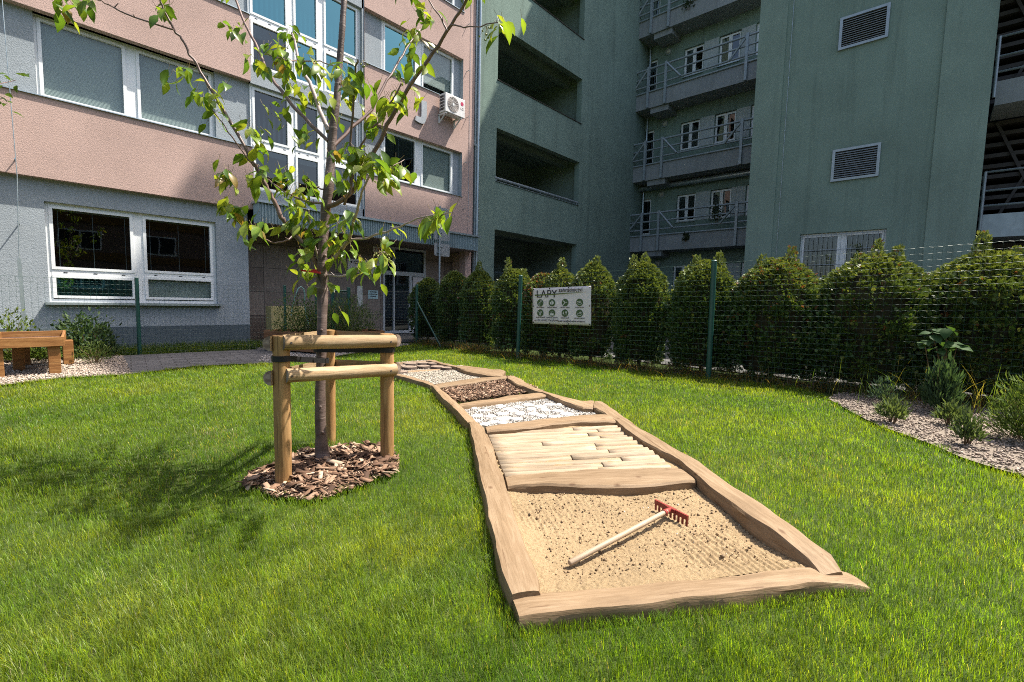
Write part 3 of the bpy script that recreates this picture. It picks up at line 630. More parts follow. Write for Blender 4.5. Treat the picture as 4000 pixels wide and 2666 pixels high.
# upper body, plus an unseen slab and shaft added to cast the entrance-side shadow
mb = MB(); mb.box((XW+1.6, 4.0, -.05), (34, 13.3, 31)); mb.box((23.8, 3.6, 30.6), (34, 13.4, 31.0)); mb.box((XW, YF+.3, 0), (34, 22, 31)); mb.box((12.1, 16.6, -.05), (34, 26, 31)); mb.box((25.6, -.9, -.05), (28, .9, 36.0))
mb.build('building_core', m_green, green)
mb = MB(); mb.box((19.25, -1.05, 36.0), (28.2, 4.1, 36.5)); mb.build('added_shade_slab', m_conc, green)
# wall and fire stairs right of the tower
mb = MB(); mb.box((21.0, -9.0, -.05), (25.0, -.60, 16)); 
o = mb.build('service_wing', plain('dark_cladding', (.06,.075,.085), .7, .3, 0, .2), None, (21,-4,0)); tag(o, 'dark clad service wing behind the outdoor fire stairs', 'building')
fs = thing('fire_stairs', 'dark steel outdoor fire stairs with pale railings right of the green tower', 'fire stairs', (19, -1.6, 0))
xs0 = 18.2
for k, zl in enumerate((3.25, 6.75, 10.4)):
    q = MB(); q.box((xs0, -4.5, zl), (xs0+.1, -.75, zl+.62)); q.box((xs0+.1, -4.5, zl), (xs0+1.4, -.75, zl+.12)); lo = q.build('landing', m_conc if k else m_rail2, fs, (xs0, -2, zl))
    r = MB()
    for h in (.85, 1.25, 1.75): r.tube([(xs0-.03, -4.5, zl+h), (xs0-.03, -.72, zl+h), (xs0+1.3, -.72, zl+h)], .03, 8)
    for y in (-.72, -1.62, -2.6, -3.6): r.tube([(xs0-.05, y, zl+.2), (xs0-.05, y, zl+1.76)], .035, 8)
    r.build('railing', m_rail2, lo)
    q = MB(); n = 11
    for i in range(n): q.box((xs0+1.4+.0, -4.5, zl-3.4+.3*i+.25), (xs0+2.4, -.66, zl-3.4+.3*i+.36))
    for y in (-.9, -2.4, -3.9): q.bar((xs0+1.35, y, zl-3.3), (xs0+1.35, y-1.3, zl-.1), .07, .05, (1,0,0)); q.bar((xs0+1.33, y-1.3, zl-3.3), (xs0+1.33, y, zl-.1), .07, .05, (1,0,0))
    q.build('flight', m_darkmet, fs)
# block on the other side of the yard: only its mirror image shows, in the window glass
opp = thing('apartment_block', 'brown apartment block across the yard that shows mirrored in the window glass', 'building', (0,-24,0))
mb = MB(); mb.box((-34, -34, -.05), (44, -24, 13)); mb.build('body_wall', plain('brown_render', (.19,.13,.10), .9, .1, 0, .1), opp)
mb = MB()
for z in (1.6, 4.6, 7.6, 10.4): mb.box((-34.05, -24.5, z-.9), (44.05, -23.9, z-.2), 0)
mb.build('orange_band', plain('ochre_band', (.16,.09,.03), .9, .1), opp)
for z in (1.6, 4.6, 7.6, 10.4):
    for x in np.arange(-32, 42, 5.0):
        mb = MB(); mb.box((x, -24.1, z), (x+2.6, -23.96, z+1.5)); o = mb.build('window', m_white, opp)
        mb = MB(); mb.box((x+.1, -23.98, z+.1), (x+1.25, -23.94, z+1.4)); mb.box((x+1.35, -23.98, z+.1), (x+2.5, -23.94, z+1.4)); mb.build('pane', m_dark, o)
# ================================================================== scatter tools
def norm(a): return a/np.maximum(np.linalg.norm(a, axis=1, keepdims=True), 1e-9)
def scatter(Tv, Tf, P, A, B, C, s):
    """copies of a template mesh at points P with axes A, B, C (n,3) and scale s (n,)"""
    Tv = np.asarray(Tv, float); n, k = len(P), len(Tv); s = np.asarray(s).reshape(-1,1,1)
    V = P[:,None,:] + s*(Tv[None,:,0:1]*A[:,None,:]+Tv[None,:,1:2]*B[:,None,:]+Tv[None,:,2:3]*C[:,None,:])
    F = (np.asarray(Tf)[None] + (np.arange(n)*k)[:,None,None]).reshape(-1, np.asarray(Tf).shape[1])
    return V.reshape(-1,3), F
def rand_axes(n, r, up=None, spread=1.0):
    a = norm(r.normal(size=(n,3)))
    if up is not None: a = norm(np.asarray(up)+a*spread)
    b = norm(np.cross(a, r.normal(size=(n,3)))); return a, b, np.cross(a, b)
def percol(c, k): return np.repeat(np.asarray(c), k, axis=0)
def in_poly(x, y, poly):
    r = np.zeros(len(x), bool); j = len(poly)-1
    for i in range(len(poly)):
        xi, yi = poly[i][:2]; xj, yj = poly[j][:2]
        c = ((yi > y) != (yj > y)) & (x < (xj-xi)*(y-yi)/((yj-yi) if abs(yj-yi) > 1e-9 else 1e-9)+xi); r ^= c; j = i
    return r
def fnoise(x, y, sc, seed=0):
    """cheap smooth value noise on arrays"""
    def h(i, j): return np.modf(np.abs(np.sin(i*127.1+j*311.7+seed*74.7)*43758.5453))[0]
    x = x*sc; y = y*sc; i = np.floor(x); j = np.floor(y); u = x-i; v = y-j; u = u*u*(3-2*u); v = v*v*(3-2*v)
    return (h(i,j)*(1-u)+h(i+1,j)*u)*(1-v)+(h(i,j+1)*(1-u)+h(i+1,j+1)*u)*v
LEAF_V = []; LEAF_F = []
for t, wd, z in ((0,.02,0),(.14,.55,.02),(.42,1,.03),(.7,.72,-.01),(.9,.26,-.09),(1,.01,-.16)):
    for sg in (-1,0,1): LEAF_V.append((t, sg*wd*.235, z+(.07*wd if sg else 0)))
for i in range(5):
    for j in range(2): LEAF_F.append((i*3+j, (i+1)*3+j, (i+1)*3+j+1, i*3+j+1))
SM_V = [(0,0,0),(.5,-.24,.05),(1,0,-.08),(.5,.24,.05)]; SM_F = [(0,1,2,3)]
NAR_V = [(0,-.05,0),(.6,-.09,.06),(1,0,-.05),(.6,.09,.06)]; NAR_F = [(0,1,2,3)]
OCT_V = [(1,0,0),(-1,0,0),(0,.8,0),(0,-.8,0),(0,0,.6),(0,0,-.6)]; OCT_F = [(0,2,4),(2,1,4),(1,3,4),(3,0,4),(2,0,5),(1,2,5),(3,1,5),(0,3,5)]
CHIP_V = [(-1,-.3,-.06),(1,-.22,-.04),(.9,.3,-.06),(-.8,.26,-.05),(-1,-.3,.05),(1,-.22,.07),(.9,.3,.03),(-.8,.26,.06)]
CHIP_F = [(0,3,2,1),(4,5,6,7),(0,1,5,4),(1,2,6,5),(2,3,7,6),(3,0,4,7)]

# ================================================================== path timbers
zA = lambda x, y: (1600+x/2.613, 1350+y/2.613)
zB = lambda x, y: (1800+x/1.384, 1800+y/1.384)
zC = lambda x, y: (1500+x/2.69, 1380+y/2.69)
def resample(P, n):
    P = [Vector(p) for p in P]; d = [0]
    for a, b in zip(P, P[1:]): d.append(d[-1]+(b-a).length)
    out = []
    for k in range(n):
        s = d[-1]*k/(n-1); i = max(j for j in range(len(d)) if d[j] <= s+1e-9); i = min(i, len(P)-2)
        out.append(P[i].lerp(P[i+1], (s-d[i])/max(1e-9, d[i+1]-d[i])))
    return out
TIMBER_POLYS = []
def timber(label, o_px, i_px, zt=.075, zb=-.06, name='path_timber', group='hewn timbers edging the path', seed=0, round_=.013, taper=0, tstart=.8):
    O = [G(*p, zt) for p in o_px]; I = [G(*p, zt) for p in i_px]
    n = max(14, int((O[0]-O[-1]).length/.05)); O = resample(O, n); I = resample(I, n)
    TIMBER_POLYS.append([tuple(p) for p in O]+[tuple(p) for p in I[::-1]])
    c = (O[n//2]+I[n//2])/2; ax = (O[-1]+I[-1]-O[0]-I[0]); ax.z = 0; ax.normalize(); ay = Vector((-ax.y, ax.x, 0))
    M = Matrix(((ax.x,ay.x,0,c.x),(ax.y,ay.y,0,c.y),(0,0,1,0),(0,0,0,1))); Mi = M.inverted()
    sec = [(0,zb),(-.005,zb*.3),(-.004,zt-round_*1.5),(.05,zt-round_*.35),(.22,zt),(.5,zt+.001),(.78,zt),(.95,zt-round_*.3),(1.004,zt-round_*1.4),(1.004,zb*.3),(1,zb)]
    vs = []; k = len(sec)
    for i in range(n):
        for (t, z) in sec:
            p = O[i].lerp(I[i], t); q = Vector((p.x*3.1+seed*9, p.y*3.1, z*6))
            dz = .009*mnoise.noise(q)+.005*mnoise.noise(q*3.3); dl = (.011*mnoise.noise(q*1.2+Vector((3,7,1)))+.003*mnoise.noise(q*4))*(1.3 if t < .2 or t > .8 else .5)
            e = min(i, n-1-i); dz -= (.006 if e == 0 else 0)*(z > 0); dz -= taper*max(0, (i/(n-1)-tstart)/(1-tstart))**1.3
            d = (I[i]-O[i]).normalized(); vs.append(Mi @ Vector((p.x+d.x*dl, p.y+d.y*dl, z+(dz if z > zb*.5 else 0))))
    fs = [(i*k+j, i*k+(j+1)%k, (i+1)*k+(j+1)%k, (i+1)*k+j) for i in range(n-1) for j in range(k)]
    me = bpy.data.meshes.new(name); me.from_pydata([tuple(v) for v in vs], [], fs+[tuple(range(k)), tuple(range((n-1)*k, n*k))[::-1]])
    import bmesh; bm = bmesh.new(); bm.from_mesh(me); bmesh.ops.recalc_face_normals(bm, faces=bm.faces); bm.to_mesh(me); bm.free()
    for p in me.polygons: p.use_smooth = len(p.vertices) == 4
    me.set_sharp_from_angle(angle=rad(32))
    o = link(name, me, m_timber); o.matrix_world = M; return tag(o, label, 'timber', group)
timber('long left edge timber beside the sandpit and the poles', [zA(600,775),zA(640,950),zA(680,1130),zA(720,1350),zA(765,1560),zB(180,420),zB(215,600),zB(275,716)], [zA(680,770),zA(770,840),zA(830,960),zA(900,1180),zA(960,1330),zA(1020,1555),zB(345,430),zB(388,540),zB(437,697)], .06, seed=1)
timber('left edge timber beside the white cobbles and the bark strip', [zA(222,402),zA(320,520),zA(420,605),zA(500,690),zA(600,775)], [zA(275,398),zA(385,495),zA(480,575),zA(590,680),zA(690,775)], .07, seed=2)
timber('thin far left edge timber beside the beige gravel', [(1530,1462),(1610,1481),(1660,1497),zA(220,404)], [(1536,1455),(1612,1472),(1670,1490),zA(268,398)], .05, seed=3)
timber('long right edge timber beside the sandpit ending in a slanted tip', [zA(1890,558),zA(1960,562),zA(2080,640),zA(2200,730),zA(2352,838),zB(1290,0),zB(1350,50),zB(1500,150),zB(1700,280),zB(1900,420),zB(2000,462),zB(2072,532)], [zA(1878,625),zA(2000,690),zA(2110,768),zA(2200,850),zA(2340,945),zB(1190,0),zB(1280,80),zB(1480,240),zB(1640,350),zB(1800,450),zB(1890,500),zB(1950,552)], .085, seed=4, taper=.05, tstart=.90)
timber('right edge timber beside the bark strip and white cobbles with a scooped end', [zA(1000,308),zA(1060,302),zA(1130,335),zA(1250,415),zA(1400,468),zA(1600,523),zA(1740,556),zA(1800,560),zA(1885,552)], [zA(1005,335),zA(1040,360),zA(1100,395),zA(1250,448),zA(1400,492),zA(1540,548),zA(1690,602),zA(1780,628),zA(1872,628)], .085, seed=5)
timber('right edge timber beside the beige gravel with a knobbly end', [zA(482,205),zA(560,200),zA(700,218),zA(850,243),zA(930,236),zA(982,262)], [zA(488,222),zA(560,252),zA(650,272),zA(800,294),zA(890,300),zA(955,298)], .09, seed=6)
timber('curved far right edge timber beside the log slices', [zA(168,152),zA(205,143),zA(260,148),zA(330,175),zA(400,190),zA(482,208)], [zA(180,158),zA(215,160),zA(270,172),zA(330,190),zA(400,206),zA(480,220)], .08, seed=7)
timber('wide front timber closing the near end of the sandpit', [zB(272,722),zB(700,684),zB(1100,650),zB(1500,610),zB(1950,556),zB(2092,545)], [zB(318,838),zB(620,800),zB(1060,768),zB(1500,715),zB(1900,655),zB(2232,632)], .035, -.07, seed=8, taper=.045)
timber('wavy cross timber between the sandpit and the poles', [zB(240,72),zB(600,46),zB(900,36),zB(1185,32)], [zB(255,128),zB(420,124),zB(700,135),zB(1000,130),zB(1272,98)], .06, seed=9)
timber('thick cross timber between the poles and the white cobbles', [zA(772,815),zA(1030,790),zA(1300,750),zA(1600,716),zA(1900,700),zA(2060,700)], [zA(792,870),zA(1000,856),zA(1250,830),zA(1450,800),zA(1700,772),zA(2110,768)], .085, seed=10)
timber('cross timber between the white cobbles and the bark strip', [zA(500,585),zA(800,545),zA(1000,510),zA(1200,488),zA(1400,474)], [zA(522,620),zA(800,580),zA(1100,540),zA(1300,520),zA(1445,500)], .07, seed=11)
timber('cross timber between the bark strip and the beige gravel', [zA(248,396),zA(500,350),zA(800,315),zA(960,304)], [zA(300,421),zA(600,380),zA(800,350),zA(995,328)], .06, seed=12)
timber('flat cross timber between the beige gravel and the log slices', [(1530,1455),(1600,1448),(1700,1440),(1782,1432)], [(1528,1461),(1600,1455),(1700,1447),(1790,1437)], .03, seed=13)
timber('far end timber behind the log slices half hidden by the stake', [(1520,1419),(1600,1413),(1668,1409)], [(1522,1423),(1600,1418),(1672,1413)], .05, seed=14)

# ================================================================== path fillings
def patch(name, corners, z, nx, ny, mat, hf, grow=1.05, label=None, cat=None, kind=None):
    C = [G(*c, z) for c in corners]; m = sum(C, Vector())/4; C = [m+(c-m)*grow for c in C]; C = [Vector((c.x, c.y, z)) for c in C]
    u = np.linspace(0,1,nx); v = np.linspace(0,1,ny); U, W = np.meshgrid(u, v)
    A = [np.array(c) for c in C]
    P = (A[0]*((1-U)*(1-W))[...,None]+A[1]*(U*(1-W))[...,None]+A[2]*(U*W)[...,None]+A[3]*((1-U)*W)[...,None]).reshape(-1,3)
    P[:,2] += hf(P[:,0], P[:,1], U.ravel(), W.ravel())
    idx = np.arange(nx*ny).reshape(ny, nx); F = np.stack([idx[:-1,:-1],idx[1:,:-1],idx[1:,1:],idx[:-1,1:]], -1).reshape(-1,4)
    a, b, c = P[F[0,0]], P[F[0,1]], P[F[0,2]]
    if np.cross(b-a, c-a)[2] < 0: F = F[:,::-1]
    o = np_mesh(name, P, F, mat, None, (m.x, m.y, z), smooth=True); tag(o, label, cat, None, kind); return o, C
def inside(C, n, r):
    u, v = r.random(n), r.random(n); A = [np.array(c) for c in C]
    return A[0]*((1-u)*(1-v))[:,None]+A[1]*(u*(1-v))[:,None]+A[2]*(u*v)[:,None]+A[3]*((1-u)*v)[:,None]
def sand_h(x, y, u, v):
    a = fnoise(x, y, 5, 1)*.02; b = fnoise(x, y, 22, 2)*.004; c = (fnoise(x, y, 75, 3)-.4)*.006+(fnoise(x, y, 130, 8)-.5)*.007*(fnoise(x,y,5,12)+.2)
    d = .0042*np.sin((x*.55+y*.83)*190+fnoise(x,y,6,4)*6)*np.clip(fnoise(x,y,3,5)*4-1.9,0,1)
    e = .0048*np.sin((x*.8-y*.6)*185+fnoise(x,y,5,9)*7)*np.clip(fnoise(x,y,2.6,7)*4-2.2,0,1)
    rim = .02*np.clip(1-np.minimum(np.minimum(u,1-u),np.minimum(v,1-v))*9, 0, 1)
    return a+b+c+d+e+rim
SC = [(1985,1905),(2726,1876),(3190,2222),(2085,2350)]
_, CS = patch('sandpit_sand', SC, -.018, 330, 300, m_sand, sand_h, 1.06, 'raked yellow sand filling the near section of the path', 'sand')
r_ = np.random.default_rng(11)
P = inside(CS, 3200, r_); P[:,2] = -.015+sand_h(P[:,0],P[:,1],np.full(3200,.5),np.full(3200,.5))
A, B, C = rand_axes(3200, r_); s = r_.gamma(1.3, .0022, 3200)+.0012; V, F = scatter(OCT_V, OCT_F, P, A, B, C, s)
cc = np.array([(.30,.205,.115)])*r_.uniform(.45,1.05,(3200,1)); cc[r_.random(3200) < .02] = (.55,.52,.48); cc[r_.random(3200) < .06] *= .35
np_mesh('sand_crumbs', V, F, m_pebble, _, None, percol(cc, 6))['kind'] = 'stuff'
pole_h = lambda x, y, u, v: (fnoise(x,y,9,3)-.5)*.012+(fnoise(x,y,40,4)-.5)*.008
patch('sand_under_poles', [(1898,1682),(2412,1652),(2660,1830),(1968,1858)], .036, 60, 60, m_sand, pole_h, 1.05, 'sand showing between the round poles of the path', 'sand')
_, CP = patch('white_gravel_base', [(1800,1588),(2150,1556),(2322,1622),(1892,1668)], .01, 50, 50, m_gravelb, pole_h, 1.06, 'white pebble gravel between the cobbles of the path', 'gravel')
_.name = 'white_gravel'
_w = _
def pebbles(C, n, par, sz, col, seed, z0, zr=.012, nm='pebbles'):
    r = np.random.default_rng(seed); P = inside(C, n, r); P[:,2] = z0+r.random(n)*zr; A, B, Cc = rand_axes(n, r, (0,0,1), .8)
    V, F = scatter(OCT_V, OCT_F, P, B, Cc, A, r.uniform(.6,1.4,n)*sz); c = np.array(col)*r.uniform(.62,1.12,(n,1)); c[r.random(n) < .1] *= .45
    o = np_mesh(nm, V, F, m_pebble, par, None, percol(c, 6)); o['kind'] = 'stuff'; return o
pebbles(CP, 7000, _w, .0105, (.50,.47,.425), 21, .014)
_m, CM = patch('bark_strip', [(1716,1512),(1985,1478),(2108,1532),(1788,1572)], .0, 40, 40, m_mulchb, pole_h, 1.06, 'brown bark mulch filling one section of the path', 'mulch')
def chips(P, par, seed, smin, smax, nm='bark_chips'):
    n = len(P); r = np.random.default_rng(seed); A, B, C = rand_axes(n, r, (0,0,1), .55)
    V, F = scatter(CHIP_V, CHIP_F, P, B, C, A, r.uniform(smin, smax, n)); k = r.random(n)
    pal = np.array([(.105,.060,.038),(.175,.105,.066),(.27,.175,.118),(.38,.285,.205),(.058,.034,.023)])[r.choice(5, n, p=[.26,.32,.23,.12,.07])]*r.uniform(.8,1.2,(n,1))
    o = np_mesh(nm, V, F, m_chip, par, None, percol(pal, 8)); o['kind'] = 'stuff'; return o
P = inside(CM, 3600, r_); P[:,2] = .012+r_.random(3600)*.025; chips(P, _m, 31, .012, .036)
_g, CG = patch('beige_gravel', [(1530,1457),(1800,1431),(1972,1470),(1690,1504)], .01, 40, 40, m_gravelb, pole_h, 1.03, 'beige crushed gravel filling one far section of the path', 'gravel')
pebbles(CG, 8000, _g, .011, (.47,.42,.34), 22, .014)
_s, CSL = patch('slice_bed_gravel', [(1535,1420),(1674,1409),(1785,1433),(1528,1456)], .01, 30, 30, m_gravelb, pole_h, 1.02, 'gravel around the log slices at the far end of the path', 'gravel')
pebbles(CSL, 3500, _s, .011, (.40,.345,.285), 23, .014)
# cobbles, row by row
rowsC = [[(930,612),(1010,640),(1105,622),(1212,598),(1340,618),(1430,600),(1530,596)], [(640,628),(762,655),(1060,662),(1240,645),(1385,652),(1510,664)], [(690,706),(820,716),(950,690),(1125,688),(1262,686),(1600,694)], [(860,770),(955,738),(1090,742),(1350,712),(1480,716),(770,792),(945,778),(660,760)]]
import bmesh
rn = ['back','second','third','front']; ordn = ['first','second','third','fourth','fifth','sixth','seventh','eighth']
for ri, row in enumerate(rowsC):
    for ci, q in enumerate(sorted(row)):
        c = G(*zA(*q), .035); bm = bmesh.new(); bmesh.ops.create_icosphere(bm, subdivisions=2, radius=1)
        a, b, h = random.uniform(.062,.088), random.uniform(.045,.062), random.uniform(.016,.024)
        for v in bm.verts:
            k = 1+.22*mnoise.noise(v.co*1.1+Vector((ri*5, ci*3, 0))); v.co = Vector((v.co.x*a*k, v.co.y*b*k, v.co.z*h*k))
        me = bpy.data.meshes.new('cobble'); bm.to_mesh(me); bm.free()
        for p in me.polygons: p.use_smooth = True
        o = link('cobble', me, m_cobble, None, (c.x, c.y, .022)); o.rotation_euler.z = random.uniform(-.9,.3)
        tag(o, 'smooth white cobble, %s from the left in the %s row among the white gravel' % (ordn[ci], rn[ri]), 'cobble', 'white cobbles set in the path')
# round poles
def pole(a, b, r, label, mat=m_pale, name='round_pole', group='peeled round poles laid across the path', cat='pole', n=12):
    a, b = Vector(a), Vector(b); d = b-a; L = d.length; x = d.normalized(); y = Vector((0,0,1)).cross(x).normalized(); z = x.cross(y)
    t = MB(); k = max(4, int(L/.09)); sd = random.uniform(0,99)
    pts = [Vector((L*i/k-L/2, .006*mnoise.noise(Vector((L*i/k*2, sd, 0))), .005*mnoise.noise(Vector((L*i/k*2, 0, sd))))) for i in range(k+1)]
    t.tube([pts[0]+Vector((-.001,0,0))]+pts+[pts[-1]+Vector((.001,0,0))], [r*.9]+[r*(1+.05*mnoise.noise(Vector((i*.7, sd, 3)))) for i in range(k+1)]+[r*.9], n, True, 0, True, .02)
    o = t.build(name, mat); o.matrix_world = Matrix(((x.x,y.x,z.x,(a.x+b.x)/2),(x.y,y.y,z.y,(a.y+b.y)/2),(x.z,y.z,z.z,(a.z+b.z)/2),(0,0,0,1))); return tag(o, label, cat, group)
rowsP = [((800,888),(2135,818),.63),((815,922),(2180,855),.80),((828,962),(2235,884),.70),((845,1002),(2290,908),.77),((852,1034),(2340,944),.31),((872,1082),(2395,982),.68),((898,1150),(2448,1034),.66),((908,1182),(2495,1078),.72),((930,1228),(2545,1124),.45),((945,1272),(2592,1170),.75),((960,1308),(2640,1214),.6)]
ordr = ['first','second','third','fourth','fifth','sixth','seventh','eighth','ninth','tenth','eleventh']
NP_ = 12; A0_, B0_ = G(*zA(797,893), .05), G(*zA(2133,822), .05); A1_, B1_ = G(*zA(968,1318), .05), G(*zA(2650,1222), .05); ordr.append('twelfth')
brk_ = [.63,.80,.70,.77,.33,.68,.66,.72,.45,.75,.6,.55]
for i in range(NP_):
    a, b = A0_.lerp(A1_, i/(NP_-1)), B0_.lerp(B1_, i/(NP_-1)); br = brk_[i]; rr = ((A1_+B1_)-(A0_+B0_)).length/2/(NP_-1)*.485; a.z = b.z = .062-rr; m = a.lerp(b, br)
    for (p, q, s) in ((a, m-(b-a).normalized()*.004, 'left'), (m+(b-a).normalized()*.004, b, 'right')):
        dz = random.uniform(-.006,.004); pole(p+Vector((0,0,dz-.005)), q+Vector((0,0,dz-.005+random.uniform(-.006,.006))), rr, '%s piece of the %s row of pale round poles counted from the white cobbles' % (s, ordr[i]))
# log slices
for i, (x, y, rr, lab) in enumerate([(1600,1434,.13,'front left log slice'),(1653,1431,.115,'front middle log slice'),(1708,1433,.12,'front right log slice with dark bark rim'),(1603,1420,.13,'back left log slice'),(1650,1418,.12,'back middle log slice'),(1690,1420,.10,'back right log slice'),(1559,1429,.12,'log slice just right of the tree stake'),(1562,1448,.13,'sunken log slice at its left front'),(1744,1437,.09,'smallest log slice nearest the right timber')]):
    c = G(x, y, .06); t = thing('log_slice', 'weathered '+lab+' in the path', 'log slice', (c.x, c.y, 0), 'log slices at the far end of the path')
    k = 28; rad_ = [rr*(1+.07*mnoise.noise(Vector((math.cos(2*math.pi*j/k)*1.5, math.sin(2*math.pi*j/k)*1.5, i*4.0)))) for j in range(k)]
    ring = lambda z, f: [(c.x+rad_[j]*f*math.cos(2*math.pi*j/k), c.y+rad_[j]*f*math.sin(2*math.pi*j/k), z) for j in range(k)]
    h = .045 if 'sunken' in lab else .065
    q = MB(); q.add(ring(-.03,1)+ring(h-.006,1)+ring(h,.96), [(j,(j+1)%k,k+(j+1)%k,k+j) for j in range(k)]+[(k+j,k+(j+1)%k,2*k+(j+1)%k,2*k+j) for j in range(k)], 0, True); q.build('bark', m_barkd, t)
    q = MB(); q.add(ring(h+.002,.95), [tuple(range(k))]); q.build('cut_face', m_endgrain, t)
# ------------------------------------------------------------------ rake
tl = G(2557.6,1988.6,.003); tr = G(2685.5,2055.5,.003); hx = (tr-tl); hl = hx.length; hx.normalize(); mid = (tl+tr)/2
rk = thing('garden_rake', 'small red garden rake with pale wooden handle lying on the sand', 'rake', (mid.x, mid.y, 0))
fwd_ = Vector((0,0,1)).cross(hx).normalized(); ztop = .045
mb = MB(); bw = hl/17
for i in range(9):
    a = tl+hx*(bw*2*i); mb.add([a+Vector((0,0,0)), a+hx*bw, a+hx*bw+Vector((0,0,ztop-.01)), a+Vector((0,0,ztop-.01))], [(0,1,2,3)])
mb.bar(tl+Vector((0,0,ztop)), tr+Vector((0,0,ztop)), .012, .026); 
for i in range(9):
    a = tl+hx*(bw*2*i); mb.obox(a+hx*bw/2+Vector((0,0,.016)), hx*bw/2, fwd_*.0018, Vector((0,0,.02)))
neck = G(2596,2003,.056); bc = mid+Vector((0,0,ztop+.004))
mb.tube([neck+(neck-bc).normalized()*.01, neck, neck.lerp(bc,.5), bc], [.0165,.0165,.0145,.009], 12)
mb.obox(bc, hx*.035, (bc-neck).normalized()*.012, Vector((0,0,.008)))
mb.build('rake_head', m_red, rk)
butt = G(2226,2199,.024); d = (neck-butt).normalized()
mb = MB(); mb.tube([butt-d*.004, butt, butt.lerp(neck,.5), neck+d*.02], [.010,.0135,.0135,.0135], 14); ho = mb.build('handle', m_handle, rk)
# align the handle's own axes with its length so that the grain runs along it
y = Vector((0,0,1)).cross(d).normalized(); z = d.cross(y); R3 = Matrix((d, y, z)).transposed(); 
c0 = world_loc(ho); mid_h = (butt+neck)/2
for v in ho.data.vertices: v.co = R3.transposed() @ (v.co + c0 - mid_h)
ho.location = mid_h-Vector(rk.location); ho.rotation_euler = R3.to_euler()

# ================================================================== young tree with its stake frame
def half_log(a, b, r, out, name, par, mat, flat_in=True):
    """half-round rail from a to b; out = direction of the rounded side"""
    a, b = Vector(a), Vector(b); d = b-a; L = d.length; x = d.normalized(); o_ = Vector(out); o_ = (o_-x*o_.dot(x)).normalized(); y = o_; z = x.cross(y)
    t = MB(); k = 10; m = 9; sd = random.uniform(0,50)
    vs = []; 
    for i in range(k+1):
        for j in range(m):
            an = -math.pi/2+math.pi*j/(m-1); rr = r*(1+.04*mnoise.noise(Vector((i*.6, j*.3, sd)))); vs.append(Vector((L*i/k-L/2, math.cos(an)*rr, math.sin(an)*rr)))
    t.add(vs, [(i*m+j, (i+1)*m+j, (i+1)*m+(j+1), i*m+j+1) for i in range(k) for j in range(m-1)], 0, True)
    t.add(vs, [(i*m, i*m+m-1, (i+1)*m+m-1, (i+1)*m) for i in range(k)], 0)
    t.add(vs[:m], [tuple(range(m))], 1); t.add(vs[-m:], [tuple(range(m))[::-1]], 1)
    o = t.build(name, [mat, m_endgrain]); org = world_loc(par); M = Matrix(((x.x,y.x,z.x,(a.x+b.x)/2),(x.y,y.y,z.y,(a.y+b.y)/2),(x.z,y.z,z.z,(a.z+b.z)/2),(0,0,0,1)))
    o.parent = par; M.translation = (a+b)/2-org; o.matrix_local = M; return o
pL, pR, pB = G(1108,1885), G(1512,1782), G(1290,1712)
def ztop_at(p, ypx):                      # height above p that projects to picture row ypx
    best = min(np.linspace(.2,2,721), key=lambda h: abs((1333-FPX*((Vector((p.x,p.y,h))-CPOS).dot(UP))/depth_of((p.x,p.y,h)))-ypx)); return float(best)
zl, zr, zb = ztop_at(pL,1312), ztop_at(pR,1306), ztop_at(pB,1290)
gd = thing('tree_stake_frame', 'triangular wooden stake frame with double half round rails around the young tree', 'tree guard', ((pL.x+pR.x+pB.x)/3, (pL.y+pR.y+pB.y)/3, 0))
def post(p, h, r, par):
    t = MB(); k = 10; t.tube([Vector((-h/2-.08+ (h+.08)*i/k, .004*mnoise.noise(Vector((i*.5,p.x,0))), 0)) for i in range(k+1)], [r*(1+.03*mnoise.noise(Vector((i*.8,p.y*3,1)))) for i in range(k+1)], 20, True, 0, True, .02)
    o = t.build('stake', m_post); org = world_loc(par); o.parent = par; o.matrix_local = Matrix.Translation(Vector((p.x,p.y,h/2-.0))-org) @ Matrix.Rotation(-math.pi/2, 4, 'Y'); return o
RS = .05
for p, h in ((pL,zl),(pR,zr),(pB,zb)): post(p, h, RS if p is not pB else .045, gd)
def side(a, b, cen): 
    d = (b-a).normalized(); nrm = Vector((d.y,-d.x,0)); 
    return nrm if nrm.dot((a+b)/2-cen) > 0 else -nrm
cen = (pL+pR+pB)/3
zu_l, zu_r = ztop_at(pL,1337), ztop_at(pR,1333); zd_l, zd_r = ztop_at(pL,1466), ztop_at(pR,1444)
nF = side(pL,pR,cen); nRt = side(pR,pB,cen); nLf = side(pL,pB,cen); up = Vector((0,0,1)); RR = .047
e = (pR-pL).normalized()
half_log(pL+nF*(RS-.01)+up*zu_l-e*.005, pR+nF*(RS-.01)+up*zu_r+e*.035, RR, nF, 'rail', gd, m_rail_w)
half_log(pL+nF*(RS-.01)+up*zd_l+e*.01, pR+nF*(RS-.01)+up*zd_r+e*.04, RR, nF, 'rail', gd, m_rail_w)
eR = (pB-pR).normalized(); eL = (pB-pL).normalized()
zb_u, zb_d = zb-.05, zb-.30
half_log(pR+nRt*(RS-.01)+up*(zu_r+.005)-eR*.06, pB+nRt*.035+up*zb_u+eR*.05, RR, nRt, 'rail', gd, m_rail_w)
half_log(pR+nRt*(RS-.01)+up*(zd_r+.01)-eR*.06, pB+nRt*.035+up*zb_d+eR*.05, RR, nRt, 'rail', gd, m_rail_w)
half_log(pL+nLf*(RS-.01)+up*(zu_l-.005)-eL*.06, pB+nLf*.035+up*zb_u+eL*.05, RR, nLf, 'rail', gd, m_rail_w)
half_log(pL+nLf*(RS-.01)+up*(zd_l-.01)-eL*.06, pB+nLf*.035+up*zb_d+eL*.05, RR, nLf, 'rail', gd, m_rail_w)

